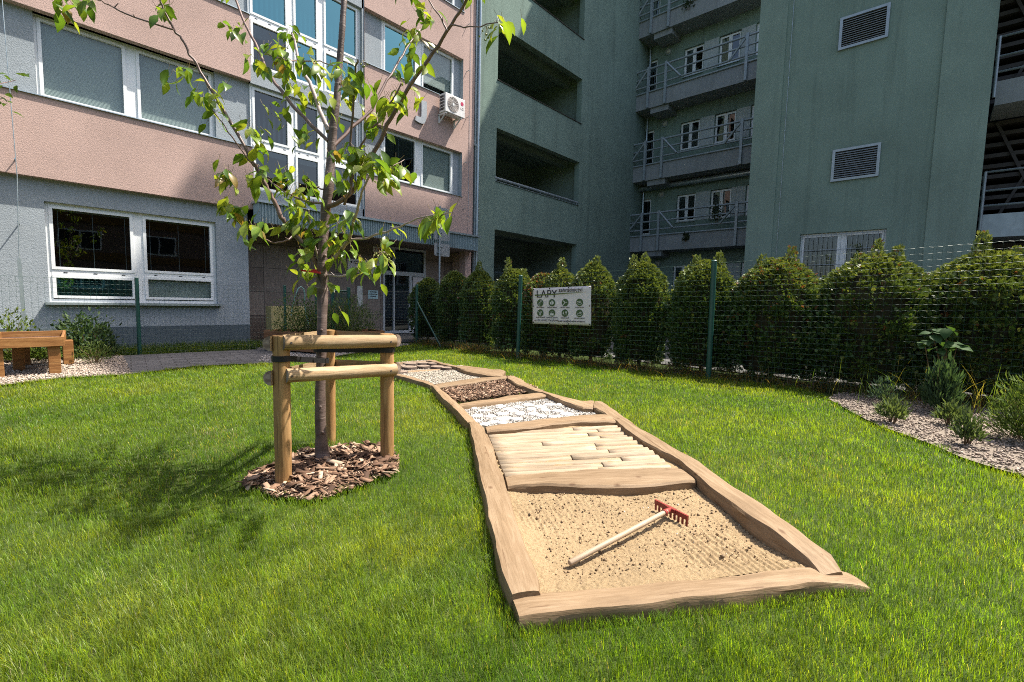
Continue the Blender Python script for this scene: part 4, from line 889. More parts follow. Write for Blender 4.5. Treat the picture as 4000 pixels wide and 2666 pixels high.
for p_, zz in ((pL,zu_l),(pR,zu_r),(pL,zd_l),(pR,zd_r)):
    q_ = p_+nF*(RS-.01+RR)+up*zz+(e*.03 if p_ is pL else -e*.02); mb = MB(); mb.tube([q_-nF*.004, q_+nF*.002], .007, 8); mb.build('screw_head', m_darkmet, gd)
# ------------------------------------------------------------------ the cherry tree
base = G(1262,1802); DT = depth_of(base)
tree = thing('cherry_tree', 'young cherry tree with slim dark trunk and big fresh leaves inside the stake frame', 'tree', base)
def pxw(w, d): return w*d/FPX
trunk_px = [(1262,1812,70),(1258,1770,54),(1254,1700,45),(1251,1600,42),(1252,1500,41),(1255,1400,40),(1257,1290,39),(1259,1200,40),(1260,1150,44),(1258,1090,46),(1258,1050,42),(1262,960,37),(1268,880,37),(1274,810,38),(1284,740,40),(1290,650,36),(1298,560,36),(1303,490,32),(1316,388,28),(1323,300,27),(1329,214,26),(1337,110,24),(1344,0,23),(1352,-120,20),(1358,-300,16),(1362,-500,11),(1366,-640,6)]
mb = MB(); pts = [D(x, y, DT+.01*math.sin(i*1.7)) for i, (x, y, w_) in enumerate(trunk_px)]; rs = [pxw(w_*.93, DT)/2 for _, _, w_ in trunk_px]
PP = []; RRr = []
for i in range(len(pts)-1):
    for k in range(4): PP.append(pts[i].lerp(pts[i+1], k/4)); RRr.append((rs[i]*(1-k/4)+rs[i+1]*k/4)*(1+.05*mnoise.noise(Vector((i*1.3+k*.33, 5, 0)))))
mb.tube(PP, RRr, 14, True, 0, True, .12)
for (x, y, s) in ((1252,1590,9),(1262,1690,8),(1256,1290,9),(1270,1000,7),(1330,330,6)):
    c = D(x, y, DT-.03); mb.tube([c, c+Vector((-.01,-.012,.004))], [pxw(s*2,DT)/2, pxw(s,DT)/3], 8)
mb.build('trunk', m_bark, tree)
BR = {  # px points, start/end width px, depth offset at the end, pale?
 'a': ([(1283,553),(1216,490),(1135,403),(1073,327),(1033,255),(997,168),(956,92),(920,0),(890,-120),(870,-240)], 15, 6, .75, 0),
 'b': ([(1262,795),(1205,790),(1154,774),(1109,749),(1068,720),(1046,701)], 9, 5, .5, 0),
 'c': ([(1252,1055),(1206,979),(1150,917),(1119,877),(1100,850),(1077,796),(1055,758),(1030,707),(1004,659),(982,627),(949,556),(867,423),(816,332),(770,260),(745,214),(709,153),(679,117),(648,56),(628,10),(600,-80),(580,-180)], 19, 5, -.55, 0),
 'c2': ([(679,117),(612,99),(485,51),(423,15),(378,0),(300,-40),(240,-60)], 7, 3, -.65, 0),
 'c3': ([(1000,655),(970,625),(918,556),(878,495),(811,408)], 7, 3, -.5, 0),
 'd': ([(1282,515),(1252,434),(1221,347),(1181,276),(1165,230),(1150,158),(1140,130)], 18, 8, .4, 1),
 'd2': ([(1165,238),(1120,236),(1094,230),(1040,210)], 6, 4, -.3, 0),
 'd3': ([(1172,245),(1191,240),(1252,240),(1308,260)], 6, 4, -.45, 0),
 'e': ([(1345,800),(1369,740),(1369,561),(1382,383),(1392,255),(1398,235)], 11, 6, -.6, 0),
 'f': ([(1305,570),(1374,500),(1451,429),(1512,316),(1558,240),(1600,170),(1640,117)], 14, 6, .65, 0),
 'g': ([(1275,806),(1318,796),(1385,740),(1441,643),(1512,490),(1563,398),(1624,301),(1696,204),(1747,122),(1793,51),(1823,0),(1870,-110),(1900,-220)], 20, 8, -.7, 0),
 'g2': ([(1370,760),(1390,620),(1425,541),(1477,474),(1512,418),(1568,327)], 9, 6, -.55, 0),
 'g3': ([(1747,122),(1726,76),(1691,31),(1665,-10),(1640,-40)], 7, 4, -.5, 0),
 'g4': ([(1765,98),(1800,104),(1834,107),(1900,102),(1958,89)], 6, 4, -.75, 0),
 'h': ([(1270,1045),(1323,989),(1364,938),(1374,902),(1387,850),(1403,780),(1419,739),(1451,662),(1470,610)], 17, 6, -.75, 1),
 'h2': ([(1366,938),(1441,930),(1512,905),(1563,887),(1630,856),(1716,836),(1762,831)], 9, 5, -.95, 1),
 'h3': ([(1356,935),(1298,836)], 5, 3, -.4, 1),
 'i': ([(1276,1076),(1323,1083),(1369,1073),(1431,1045),(1487,1004),(1502,985)], 8, 6, -.75, 1),
 'j': ([(1150,920),(1119,943),(1068,951),(1033,935)], 8, 6, -.3, 0),
 'k': ([(1250,1040),(1227,953),(1211,892),(1206,820)], 8, 5, -.2, 1),
 'l': ([(1448,664),(1500,659),(1538,645),(1579,625)], 5, 3, -.3, 0),
 'm': ([(1262,740),(1230,730),(1200,700)], 6, 3, -.2, 0),
 'n': ([(1360,-340),(1450,-480),(1560,-600)], 10, 4, .2, 0), 'o': ([(1360,-300),(1230,-450),(1100,-560)], 10, 4, -.2, 0),
}
start_off = {'c2':-.5,'c3':-.25,'d2':.28,'d3':.28,'g2':-.2,'g3':-.54,'g4':-.55,'h2':-.2,'h3':-.2,'j':-.07,'l':-.7,'e':-.06}
BPTS = []                                  # picture point, depth offset -> where leaves hang
mb = MB()
for k, (px_, w0, w1, off, pale) in BR.items():
    n = len(px_); s0 = start_off.get(k, 0); ps, rs = [], []
    for i, (x, y) in enumerate(px_):
        t = i/(n-1); dd = DT+s0+(off-s0)*t; ps.append(D(x, y, dd)); rs.append(max(.0018, pxw(w0*(1-t)+w1*t, dd)/2)); BPTS.append((x, y, dd))
    P2, R2 = [], []
    for i in range(n-1):
        for q in range(3): P2.append(ps[i].lerp(ps[i+1], q/3)+Vector((random.gauss(0,.003),random.gauss(0,.003),random.gauss(0,.003)))); R2.append((rs[i]*(1-q/3)+rs[i+1]*q/3)*random.uniform(.94,1.08))
    P2.append(ps[-1]); R2.append(rs[-1]); P2[0] = ps[0]
    mb.tube(P2, R2, 8, True, pale, True, .05)
    for i in range(2, len(P2)-1, 3):       # short spurs
        if random.random() < .45: mb.tube([P2[i], P2[i]+Vector((random.uniform(-.02,.02),random.uniform(-.02,.02),random.uniform(-.005,.03)))], [.0035,.002], 5, True, pale)
br_o = mb.build('branches', [m_twig, plain('pale_cherry_bark', (.34,.265,.235), .4, .5, 0, .2, 20)], tree)
CL = [(255,20,5),(300,5,3),(685,280,6),(780,370,5),(850,360,5),(840,440,4),(890,100,3),(950,115,4),(1000,225,5),(1060,170,4),(1125,130,8),(1130,255,8),(1230,245,6),(1290,262,4),(1100,200,5),(1140,340,7),(1220,370,6),(1090,400,3),(1070,480,5),(1170,500,4),(1210,540,3),(1310,430,4),(1355,300,7),(1400,340,6),(1440,290,2),(1350,590,8),(1420,590,7),(1590,190,6),(1625,125,7),(1560,250,6),(1640,270,3),(1500,400,7),(1550,375,8),(1610,370,4),(1450,430,3),(1480,480,5),(1650,40,7),(1955,95,6),(955,490,4),(995,570,6),(1010,680,8),(1080,690,6),(1130,700,3),(865,690,6),(880,790,7),(930,830,5),(985,890,9),(850,660,3),(1150,720,6),(1200,745,8),(1130,785,6),(1330,700,8),(1390,640,8),(1440,600,8),(1480,650,6),(1515,690,5),(1560,640,5),(1590,645,3),(1170,850,6),(1120,880,4),(1200,930,6),(1165,1000,7),(1190,1050,4),(1220,1100,4),(1330,880,5),(1360,855,4),(1300,930,8),(1320,985,7),(1235,870,5),(1420,1040,6),(1470,1048,4),(1502,990,6),(1290,1090,3),(1300,1218,2),(1530,900,3),(1650,875,5),(1700,855,5),(1762,835,3),(915,-130,9),(870,-230,8),(600,-120,8),(580,-200,6),(1380,-200,9),(1880,-160,9),(1500,-560,10),(1150,-520,10),(1366,-600,9),(1330,-400,8),(1620,-60,7),(300,-60,6),(1355,-250,9),(1420,-420,9),(1480,-520,9),(1290,-380,9),(1180,-500,9),(1366,-500,9),(880,-180,8),(900,-60,6),(1895,-220,9),(1850,-60,6),(640,20,5),(590,-150,8),(1362,-660,9),(1560,-610,8),(1100,-570,8)]
r_ = np.random.default_rng(5); LP, LA, LN, LS, LC = [], [], [], [], []; stalk = MB()
for (cx, cy, n) in CL:
    j = min(range(len(BPTS)), key=lambda i: (BPTS[i][0]-cx)**2+(BPTS[i][1]-cy)**2); dep = BPTS[j][2]
    n = int(n*1.75+.6) if n > 2 else n
    for q in range(n):
        x, y = cx+r_.normal(0,25), cy+r_.normal(0,22); p = D(x, y, dep+r_.normal(0,.07))
        an = r_.uniform(0, 2*math.pi); a = np.array([math.cos(an)*r_.uniform(.35,1), math.sin(an)*r_.uniform(.35,1), -r_.uniform(.25,1.1)]); a /= np.linalg.norm(a)
        nn = np.cross(a, np.cross(np.array([0,0,1.])+r_.normal(0,.45,3), a)); nn /= np.linalg.norm(nn)
        LP.append(np.array(p)); LA.append(a); LN.append(nn); s = r_.uniform(.082,.132); LS.append(s)
        k = r_.random(); c = np.array([(.08,.155,.022),(.145,.225,.028),(.225,.28,.04),(.24,.17,.05)])[0 if k < .36 else 1 if k < .72 else 2 if k < .985 else 3]; LC.append(c*r_.uniform(.85,1.15))
        stalk.tube([Vector(p)-Vector(a)*.03+Vector((0,0,.012)), Vector(p)], .0011, 3, False)
LP, LA, LN = map(np.array, (LP, LA, LN)); B = np.cross(LN, LA)
V, F = scatter(LEAF_V, LEAF_F, LP, LA, B, LN, np.array(LS)); tint = percol(LC, len(LEAF_V))
tint = tint*np.tile(np.array([1.0 if i % 3 != 1 else 1.18 for i in range(len(LEAF_V))])[:,None], (len(LP),1))
np_mesh('foliage', V, F, m_leaf, tree, None, tint, smooth=True); stalk.build('leaf_stalks', plain('leaf_stalk', (.20,.14,.05), .5), tree)['kind'] = 'stuff'
# unripe cherries hanging on long stalks
mb = MB()
for (cx, cy, n) in ((1900,102,9),(1500,985,14),(1700,838,10),(1550,660,8),(1620,118,6),(1145,150,6),(1420,235,4),(1150,715,6)):
    j = min(range(len(BPTS)), key=lambda i: (BPTS[i][0]-cx)**2+(BPTS[i][1]-cy)**2); o = D(cx, cy, BPTS[j][2])
    for q in range(n):
        e = o+Vector((r_.normal(0,.03), r_.normal(0,.03), -r_.uniform(.01,.075))); mb.tube([o, o.lerp(e,.5)+Vector((0,0,.008)), e], .0009, 3, False)
        mb.tube([e+Vector((0,0,.006)), e+Vector((0,0,.003)), e-Vector((0,0,.002)), e-Vector((0,0,.006))], [.001,.0055,.006,.002], 6, True, 1)
mb.build('unripe_cherries', [plain('fruit_stalk', (.22,.17,.06), .5), plain('green_fruit', (.22,.24,.05), .4)], tree)['kind'] = 'stuff'
# red tag, black straps
a = D(1175,1057,DT-.09); b = D(1252,1066,DT-.06); mb = MB(); mb.bar(a, b, .004, .014); mb.tube([D(1238,1058,DT+.0)+Vector((math.cos(t)*.032, math.sin(t)*.032, 0)) for t in np.linspace(0,6.28,14)], .008, 6, False); o = mb.build('plastic_tag', m_tag, None, b); tag(o, 'red plastic tag tied round a branch fork of the cherry tree', 'tag')
def strap(p, zp, rp, q, zq, rq, label, h=.036):
    p, q = Vector(p), Vector(q); d = (q-p); d.z = 0; d.normalize(); s = Vector((-d.y, d.x, 0)); path = []
    for t in np.linspace(math.pi/2, 3*math.pi/2, 9): path.append(p+(d*math.cos(t)+s*math.sin(t))*rp+up*zp)
    for t in np.linspace(-math.pi/2, math.pi/2, 9): path.append(q+(d*math.cos(t)+s*math.sin(t))*rq+up*zq)
    mb = MB(); n = len(path); vs = [v+up*(h/2) for v in path]+[v-up*(h/2) for v in path]; mb.add(vs, [(i,(i+1)%n,n+(i+1)%n,n+i) for i in range(n)])
    o = mb.build('tie_strap', m_black, None, (p.x, p.y, zp)); sd = o.modifiers.new('thickness', 'SOLIDIFY'); sd.thickness = .004; return tag(o, label, 'strap', 'black tree ties')
tz = lambda y: D(1255, y, DT)
t1, t2 = tz(1410), tz(1365)
strap(pL, ztop_at(pL,1400), RS+.003, (t1.x,t1.y,0), t1.z, .05, 'black webbing strap from the left stake to the trunk')
strap(pR, ztop_at(pR,1366), RS+.003, (t2.x,t2.y,0), t2.z, .05, 'black webbing strap from the right stake under the top rail to the trunk')
# mulch round the tree
MC = G(1290,1822); MR = .475
mo = thing('tree_mulch', 'loose bark mulch heaped round the young tree and its stakes', 'mulch', (MC.x, MC.y, 0))
r_ = np.random.default_rng(77); vs = []; nr, na = 14, 48
P = [(0,0)]+[(MR*i/nr, 2*math.pi*j/na) for i in range(1, nr+1) for j in range(na)]
X = np.array([MC.x+r*math.cos(a)*(1+.09*math.sin(a*2+1)+.06*math.sin(a*5)+.03*math.sin(a*11)) for r, a in P]); Y = np.array([MC.y+r*math.sin(a)*(1+.09*math.sin(a*2+1)+.06*math.sin(a*5)+.03*math.sin(a*11)) for r, a in P])
Z = np.array([.014*(1-(r/MR)**2)-.026 for r, a in P])+(fnoise(X,Y,14,2)-.5)*.02
fs = [(0, 1+j, 1+(j+1)%na) for j in range(na)]
me = bpy.data.meshes.new('mulch_bed'); me.from_pydata([(x-MC.x, y-MC.y, z) for x, y, z in zip(X,Y,Z)], [], fs+[(1+i*na+j, 1+(i+1)*na+j, 1+(i+1)*na+(j+1)%na, 1+i*na+(j+1)%na) for i in range(nr-1) for j in range(na)]); me.update()
link('mulch_bed', me, m_mulchb, mo, (MC.x, MC.y, 0))
n = 7500; rr = MR*np.sqrt(r_.random(n))*1.03; an = r_.random(n)*2*math.pi; k = (1+.09*np.sin(an*2+1)+.06*np.sin(an*5)+.03*np.sin(an*11)); P = np.stack([MC.x+rr*np.cos(an)*k, MC.y+rr*np.sin(an)*k, .016*(1-(rr/MR)**2)-.014+r_.random(n)*.018], 1)
chips(P, mo, 41, .006, .021); sel = r_.random(n) < .05; chips(P[sel]+np.array([0,0,.012]), mo, 42, .03, .065, 'large_bark_pieces')
# ================================================================== wire fences
F0, F1, F2 = G(1627,1342), G(2022,1398), G(2767,1477); F3 = F2+(F2-F1)*1.0
h0, h1, h2 = ztop_at(F0,1112), ztop_at(F1,1078), ztop_at(F2,1018); h3 = 2*h2-h1 if abs(h2-h1) < .3 else h2
print('fence heights', h0, h1, h2)
def wire_panel(a, b, ha, hb, sx=.092, sz=.087, r=.0014, seed=0, low=.03):
    """crimped horizontal and straight vertical wires between two posts"""
    a, b = Vector(a), Vector(b); d = b-a; d.z = 0; L = d.length; d.normalize(); nrm = Vector((-d.y, d.x, 0)); mb = MB(); n = int(L/sx)
    nh = int((max(ha,hb)-low)/sz)
    def hgt(t): return ha+(hb-ha)*t
    def bulge(t, z): return .02*math.sin(t*9+seed)*math.sin(z*3)
    for k in range(nh+1):
        pts = []
        m = n*2
        for i in range(m+1):
            t = i/m; z = low+(hgt(t)-low-.02)*k/nh; p = a.lerp(b, t); z2 = z+.004*math.sin(i*math.pi)+(.0045 if i % 2 else -.0045)
            pts.append(Vector((p.x, p.y, z2))+nrm*bulge(t, z))
        mb.tube(pts, r*(1.5 if k == nh else 1.0), 4, False, 0, False)
    for i in range(n+1):
        t = i/n; p = a.lerp(b, t); pts = [Vector((p.x,p.y,z))+nrm*(bulge(t,z)+.003) for z in np.linspace(low, hgt(t)-.02, 6)]; mb.tube(pts, r*.85, 4, False, 0, False)
    return mb
def fence_post(par, p, h, r=.024, px_top=None, name='fence_post'):
    q = MB(); top = Vector((p.x, p.y, h)) if px_top is None else px_top
    q.tube([Vector((p.x,p.y,-.1)), top], r, 12); q.tube([top, top+Vector((0,0,.012))], [r*1.15, r*.8], 12); return q.build(name, m_gpost, par)
fe = thing('wire_fence', 'tall green wire mesh fence with green posts in front of the conifer hedge', 'fence', F1)
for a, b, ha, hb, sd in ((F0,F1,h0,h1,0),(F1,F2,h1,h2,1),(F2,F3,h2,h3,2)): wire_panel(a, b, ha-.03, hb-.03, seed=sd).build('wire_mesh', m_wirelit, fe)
fence_post(fe, F0, h0, .036); fence_post(fe, F1, h1, .042, G(2033,1078,h1) if False else FX(2034,1078,F1.x)); fence_post(fe, F2, h2, .044, FX(2790,1020,F2.x)); fence_post(fe, F3, h3, .042)
q = MB(); q.tube([F0+up*(h0*.72), G(1722,1356)], .022, 10); q.build('brace', m_gpost, fe)
# fence along the building
E0, E1 = Vector((-6.2, 11.75, 0)), G(546,1381)
hE = ztop_at(E1,1094); fb = thing('wire_fence', 'low green wire mesh fence with a gate running along the pink building', 'fence', E1)
dE = (F0-E1); 
def onl(px):                              # where the picture column px meets the fence line E1-F0
    d = ray(px, 1200); t = ((E1.x-0)*dE.y-(E1.y-0)*dE.x)/(d.x*dE.y-d.y*dE.x); return Vector((d.x*t, d.y*t, 0))
pa, pb, g0, g1 = onl(1113), onl(1235), onl(1299), onl(1362)
hh = lambda y, p: ztop_at(p, y)
ha_, hb_, hg = hh(1117,pa), hh(1127,pb), hh(1122,g0)
wire_panel(E0, E1, hE, hE, .085, .085, .0014, 3).build('wire_mesh', m_wire, fb); wire_panel(E1, pa, hE, ha_-.04, .085, .085, .0014, 4).build('wire_mesh', m_wire, fb)
wire_panel(pa, pb, ha_-.04, hb_-.04, .085, .085, .0014, 5).build('wire_mesh', m_wire, fb); wire_panel(pb, g0, hb_-.04, hg-.06, .085, .085, .0014, 6).build('wire_mesh', m_wire, fb); wire_panel(g1, F0, hg-.06, hg-.03, .085, .085, .0014, 7).build('wire_mesh', m_wire, fb)
for p, h, r in ((E0,hE,.028),(E1,hE+.03,.034),(pa,ha_,.03),(pb,hb_,.028)): fence_post(fb, p, h, r)
gate = MB(); zt = hg-.09
for p in (g0, g1): fence_post(fb, p, hg, .042, name='gate_post')
u_ = (g1-g0).normalized()
for z in (zt, .12): gate.tube([g0+up*z, g1+up*z], .02, 8)
for t in np.linspace(.06,.94,17): p = g0.lerp(g1, t); gate.tube([p+up*.12, p+up*zt], .0055, 5)
for z in (.45,.8): gate.tube([g0+up*z, g1+up*z], .006, 5)
p = g0.lerp(g1,.86); gate.bar(p+up*.62, p+up*.68, .03, .05); gate.tube([p+up*.65-Vector((0,.04,0)), p+up*.65-Vector((.1,.04,0))], .012, 6)
gate.build('gate', m_gpost, fb)
# banner tied to the fence
def fx_on(px, py, off=.035):              # point on the fence plane F1-F2 (slightly towards the lawn)
    d = ray(px, py); e = F2-F1; n_ = Vector((e.y, -e.x, 0)).normalized(); n_ = n_ if n_.x < 0 else -n_; o = F1+n_*off; t = (o-CPOS).dot(n_)/d.dot(n_); return CPOS+d*t
TL, TR, BR_, BL = fx_on(2081,1127.7), fx_on(2309,1117.6), fx_on(2308.3,1273.3), fx_on(2080.4,1265)
rv, dv = (TR-TL+BR_-BL)/2, (BL-TL+BR_-TR)/2; bn = rv.cross(-dv).normalized()
ban = thing('advertising_banner', 'white gardening banner with green round icons tied to the wire fence', 'banner', (TL+BR_)/2)
def bp(u, v, o=0): 
    p = TL.lerp(TR, u).lerp(BL.lerp(BR_, u), v); return p+bn*(o+.006*math.sin(u*7)*math.sin(v*4+1))
mb = MB(); nx, ny = 24, 14; mb.add([bp(i/nx, j/ny) for j in range(ny+1) for i in range(nx+1)], [(j*(nx+1)+i, (j+1)*(nx+1)+i, (j+1)*(nx+1)+i+1, j*(nx+1)+i+1) for j in range(ny) for i in range(nx)], 0, True)
o = mb.build('vinyl_sheet', m_board, ban); sd = o.modifiers.new('thickness','SOLIDIFY'); sd.thickness = .002
Wb, Hb = rv.length, dv.length; uv_ = -dv.normalized(); ru = rv.normalized(); L_ = .010
def bt(body, u, v, capfrac, mat, align='CENTER', sx=1.0): text_obj(body, Hb*capfrac/.72, ban, mat, bp(u, v, L_), ru, uv_, align, 'lettering', sx)
bt('LAPY', .068, .262, .21, m_ink, 'LEFT', 1.0); bt('zahradnictví', .465, .125, .115, m_ink, 'LEFT', .92)
mb = MB(); mb.add([bp(.045,.180,L_+.003), bp(.045,.212,L_+.003), bp(.42,.192,L_+.003), bp(.93,.148,L_+.003), bp(.93,.144,L_+.003), bp(.42,.165,L_+.003)], [(0,1,2,3,4,5)]); mb.build('underline_stroke', m_olive, ban)
caps = [['návrh zahrad','realizace zahrad','údržba zeleně','terénní práce'],['tvorba trávníků','závlahové systémy','veřejná zeleň','zahradní jezírka']]
us = [.143,.352,.577,.818]
for j in range(2):
    v = (.41,.69)[j]; rr_ = Hb*.098
    for i in range(4):
        c = bp(us[i], v, L_); P_ = lambda x, y, k=.003: c+ru*(x*rr_)+uv_*(y*rr_)+bn*k
        mb = MB(); mb.prism([P_(math.cos(t), math.sin(t), 0) for t in np.linspace(0,2*math.pi,33)[:-1]], -bn*.002); ic = mb.build('round_icon', m_leafgreen, ban)
        g = MB(); st = lambda pts, w_=.09: [g.bar(P_(*a), P_(*b), w_*rr_, .002, bn) for a, b in zip(pts, pts[1:])]
        if (j,i) == (0,0): st([(.35+.22*math.cos(t), .42+.22*math.sin(t)) for t in np.linspace(0,6.28,9)]); st([(.2,.2),(-.1,.1),(-.4,-.05),(-.45,-.5),(-.2,-.75),(0,-.4),(-.05,0)])
        if (j,i) == (0,1): 
            for a in (-1,1): g.prism([P_(a*.1,-.6),P_(a*.55,-.35),P_(a*.65,.35),P_(a*.35,.1),P_(a*.2,.65),P_(a*.05,.5)], bn*.002)
        if (j,i) == (0,2): st([(-.55,-.6),(.05,0),(.65,.1),(.1,-.05)],.2); st([(.05,0),(-.55,.5)],.22)
        if (j,i) == (0,3): st([(-.45,-.5),(.55,-.5),(.65,-.3),(.5,-.12),(-.4,-.12),(-.5,-.3),(-.45,-.5)],.1); st([(0,-.1),(0,.35),(.4,.35),(.45,-.1)],.1); st([(-.1,.1),(-.55,.3),(-.75,0)],.12)
        if (j,i) == (1,0): st([(-.15,-.7),(-.2,-.1),(-.55,.45)],.12); st([(0,-.7),(.05,0),(-.05,.6)],.1); st([(.15,-.7),(.25,0),(.6,.4)],.12)
        if (j,i) == (1,1): g.prism([P_(-.6,-.7),P_(.6,-.7),P_(.6,-.1),P_(-.6,-.1)], bn*.002); st([(0,-.1),(0,.2),(-.3,.35),(-.55,.2)],.08); st([(0,.2),(.3,.35),(.55,.2)],.08)
        if (j,i) == (1,2): st([(-.65,-.5),(.65,-.5)],.1); g.prism([P_(-.65,-.2),P_(-.2,-.2),P_(-.42,.5)], bn*.002); g.prism([P_(.42+.24*math.cos(t),.2+.32*math.sin(t)) for t in np.linspace(0,6.28,13)[:-1]], bn*.002); st([(.42,-.1),(.42,-.35)],.08)
        if (j,i) == (1,3): st([(.65*math.cos(t)-.0,-.3+.32*math.sin(t)) for t in np.linspace(0,6.28,15)],.1); st([(.0,.1),(.35,.3),(.65,.1)],.16); st([(.2,.3),(.25,.55)],.08)
        if g.v: g.build('icon_drawing', m_offwhite, ic)
        bt(caps[j][i], us[i], (.55,.83)[j], .036, m_ink, 'CENTER', .95)
bt('tel: 739 109 992, 774 878 940', .035, .925, .05, m_ink, 'LEFT', .90); bt('email: info@zahradnictvi-lapy.cz', .455, .925, .05, m_ink, 'LEFT', .90)
for (u, v) in ((.015,.03),(.985,.03),(.31,.02),(.635,.02),(.02,.5),(.98,.5),(.015,.96),(.31,.975),(.635,.975),(.98,.965)):
    c = bp(u, v, L_); mb = MB(); mb.tube([c-bn*.02, c+bn*.004], .011, 8); mb.build('grommet', m_dark, ban)

# ================================================================== conifer hedge
TWV, TWF = [], []
def _nq(p, d, L, w_):
    n = len(TWV); s = (-d[1]*w_, d[0]*w_); TWV.extend([(p[0],p[1],0),(p[0]+d[0]*L*.55+s[0],p[1]+d[1]*L*.55+s[1],.03),(p[0]+d[0]*L,p[1]+d[1]*L,-.03),(p[0]+d[0]*L*.55-s[0],p[1]+d[1]*L*.55-s[1],.03)]); TWF.append((n,n+1,n+2,n+3))
_nq((0,0),(1,0),1,.07)
for t in (.22,.45,.66):
    for sg in (1,-1): _nq((t,0),(math.cos(.75),sg*math.sin(.75)),.5*(1.15-t),.085)
def thuja(label, c, H, R, seed, n=6000, leaders=((0,0,.3),), red=0.0, lean=0):
    r = np.random.default_rng(seed); t = thing('conifer_shrub', label, 'conifer', (c.x, c.y, 0), 'conifers of the hedge')
    q = MB(); q.tube([Vector((c.x,c.y,-.05)), Vector((c.x+.02,c.y,H*.5)), Vector((c.x,c.y,H*.92))], [.04,.03,.008], 7); q.build('trunk', m_stem, t)
    prof = lambda z: R*np.clip(.80+.28*np.sin(np.clip(z/H,0,1)*2.4+.25),0,1.1)*np.clip(1-np.clip((z/H-.60)/.41,0,1)**2.3,0,1)**.65
    # solid dark brown hull in place of inner twigs and the shade among them
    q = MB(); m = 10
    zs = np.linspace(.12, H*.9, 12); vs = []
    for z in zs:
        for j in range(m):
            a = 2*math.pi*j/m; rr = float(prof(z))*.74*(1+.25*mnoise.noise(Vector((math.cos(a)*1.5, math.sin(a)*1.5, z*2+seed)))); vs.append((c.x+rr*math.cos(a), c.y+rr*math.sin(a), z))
    q.add(vs, [(i*m+j, i*m+(j+1)%m, (i+1)*m+(j+1)%m, (i+1)*m+j) for i in range(len(zs)-1) for j in range(m)]+[tuple(range(m))[::-1], tuple(range((len(zs)-1)*m, len(zs)*m))], 0, True); q.build('shaded_twig_core', m_core, t)
    K = max(60, n//26); zk = H*(r.random(K)**.85)*.97+.04; ak = r.random(K)*2*math.pi; ik = r.integers(0, K, n)
    z = np.clip(zk[ik]+r.normal(0,.055,n), .02, H*.995); a = ak[ik]+r.normal(0,.055,n)/np.maximum(prof(zk[ik]),.08); pr = prof(z)*(1+.13*(r.random(K)[ik]-.45))
    leaders = list(leaders)+[(float(q_*R*math.cos(t_)), float(q_*R*math.sin(t_)), float(h_)) for q_, t_, h_ in zip(r.uniform(.2,.75,14), r.uniform(0,6.28,14), r.uniform(.01,.12,14))]
    lump = 1+.16*(fnoise(a*1.9+seed, z*2.6, 1.6, seed)-.5)*2+.10*(fnoise(a*5+seed, z*6, 1.5, seed+1)-.5)*2
    deep = r.random(n)**2*.26; rr = pr*lump*(1-deep)
    P = np.stack([c.x+rr*np.cos(a), c.y+rr*np.sin(a), z], 1)
    out = np.stack([np.cos(a), np.sin(a), np.full(n,.75)], 1); 
    for (lx, ly, lh) in leaders:          # upright leading shoots
        k = int(70+lh*330); zb0 = H*(.93-.30*(lx*lx+ly*ly)/(R*R)); zz = zb0+(lh+.04)*r.random(k)**1.2; aa = r.random(k)*6.283; w_ = .10*np.clip(1-(zz-zb0)/(lh+.06),0,1)**.7+.008
        P = np.concatenate([P, np.stack([c.x+lx+w_*np.cos(aa), c.y+ly+w_*np.sin(aa), zz], 1)]); out = np.concatenate([out, np.stack([np.cos(aa)*.5, np.sin(aa)*.5, np.full(k,1.4)], 1)])
        z = np.concatenate([z, zz]); deep = np.concatenate([deep, np.zeros(k)]); a = np.concatenate([a, aa])
    n = len(P); A = norm(out+r.normal(0,.45,(n,3))); Bv = norm(np.cross(A, r.normal(size=(n,3)))); Cv = np.cross(A, Bv)
    V, F = scatter(TWV, TWF, P, A, Bv, Cv, r.uniform(.045,.095,n))
    base = np.array([(.042,.088,.022),(.062,.118,.027),(.10,.16,.036),(.20,.235,.07)])[r.choice(4, n, p=[.3,.34,.24,.12])]
    top = np.clip((z/H-.6)/.4,0,1)[:,None]; base = base*(1-top*.35)+np.array([(.30,.33,.10)])*top*.35  # tops tinted paler: new growth plus painted sunlight
    pat = fnoise(a*2.2+seed*3, z*3.5, 2.0, seed+5); br = pat > .94
    base[br] = np.array([(.17,.075,.03)]); rp = (r.random(n) < red*.6*np.clip(z/H*1.5-.5,0,1)); base[rp] = np.array([(.22,.09,.045)])
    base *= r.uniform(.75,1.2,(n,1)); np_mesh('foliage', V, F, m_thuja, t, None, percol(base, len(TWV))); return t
HX = .80
def hedge_pt(px, py):                     # hedge axis runs HX behind the fence; find where the picture column meets it
    best = None
    for a, b in ((F0+(F0-F1)*1.2, F0), (F0, F1), (F1, F2), (F2, F3+(F3-F2))):
        e = b-a; nn = Vector((e.y,-e.x,0)).normalized(); nn = nn if nn.x > 0 else -nn; o = a+nn*HX; d = ray(px, py); den = d.x*e.y-d.y*e.x
        t = (o.x*e.y-o.y*e.x)/den; p = Vector((d.x*t, d.y*t, 0)); s = (p-o).dot(e)/e.dot(e)
        if t > 0 and -.02 <= s <= 1.02: best = p
    return best
def pxr(p, hw): return hw/FPX*depth_of((p.x,p.y,1.2))*.92
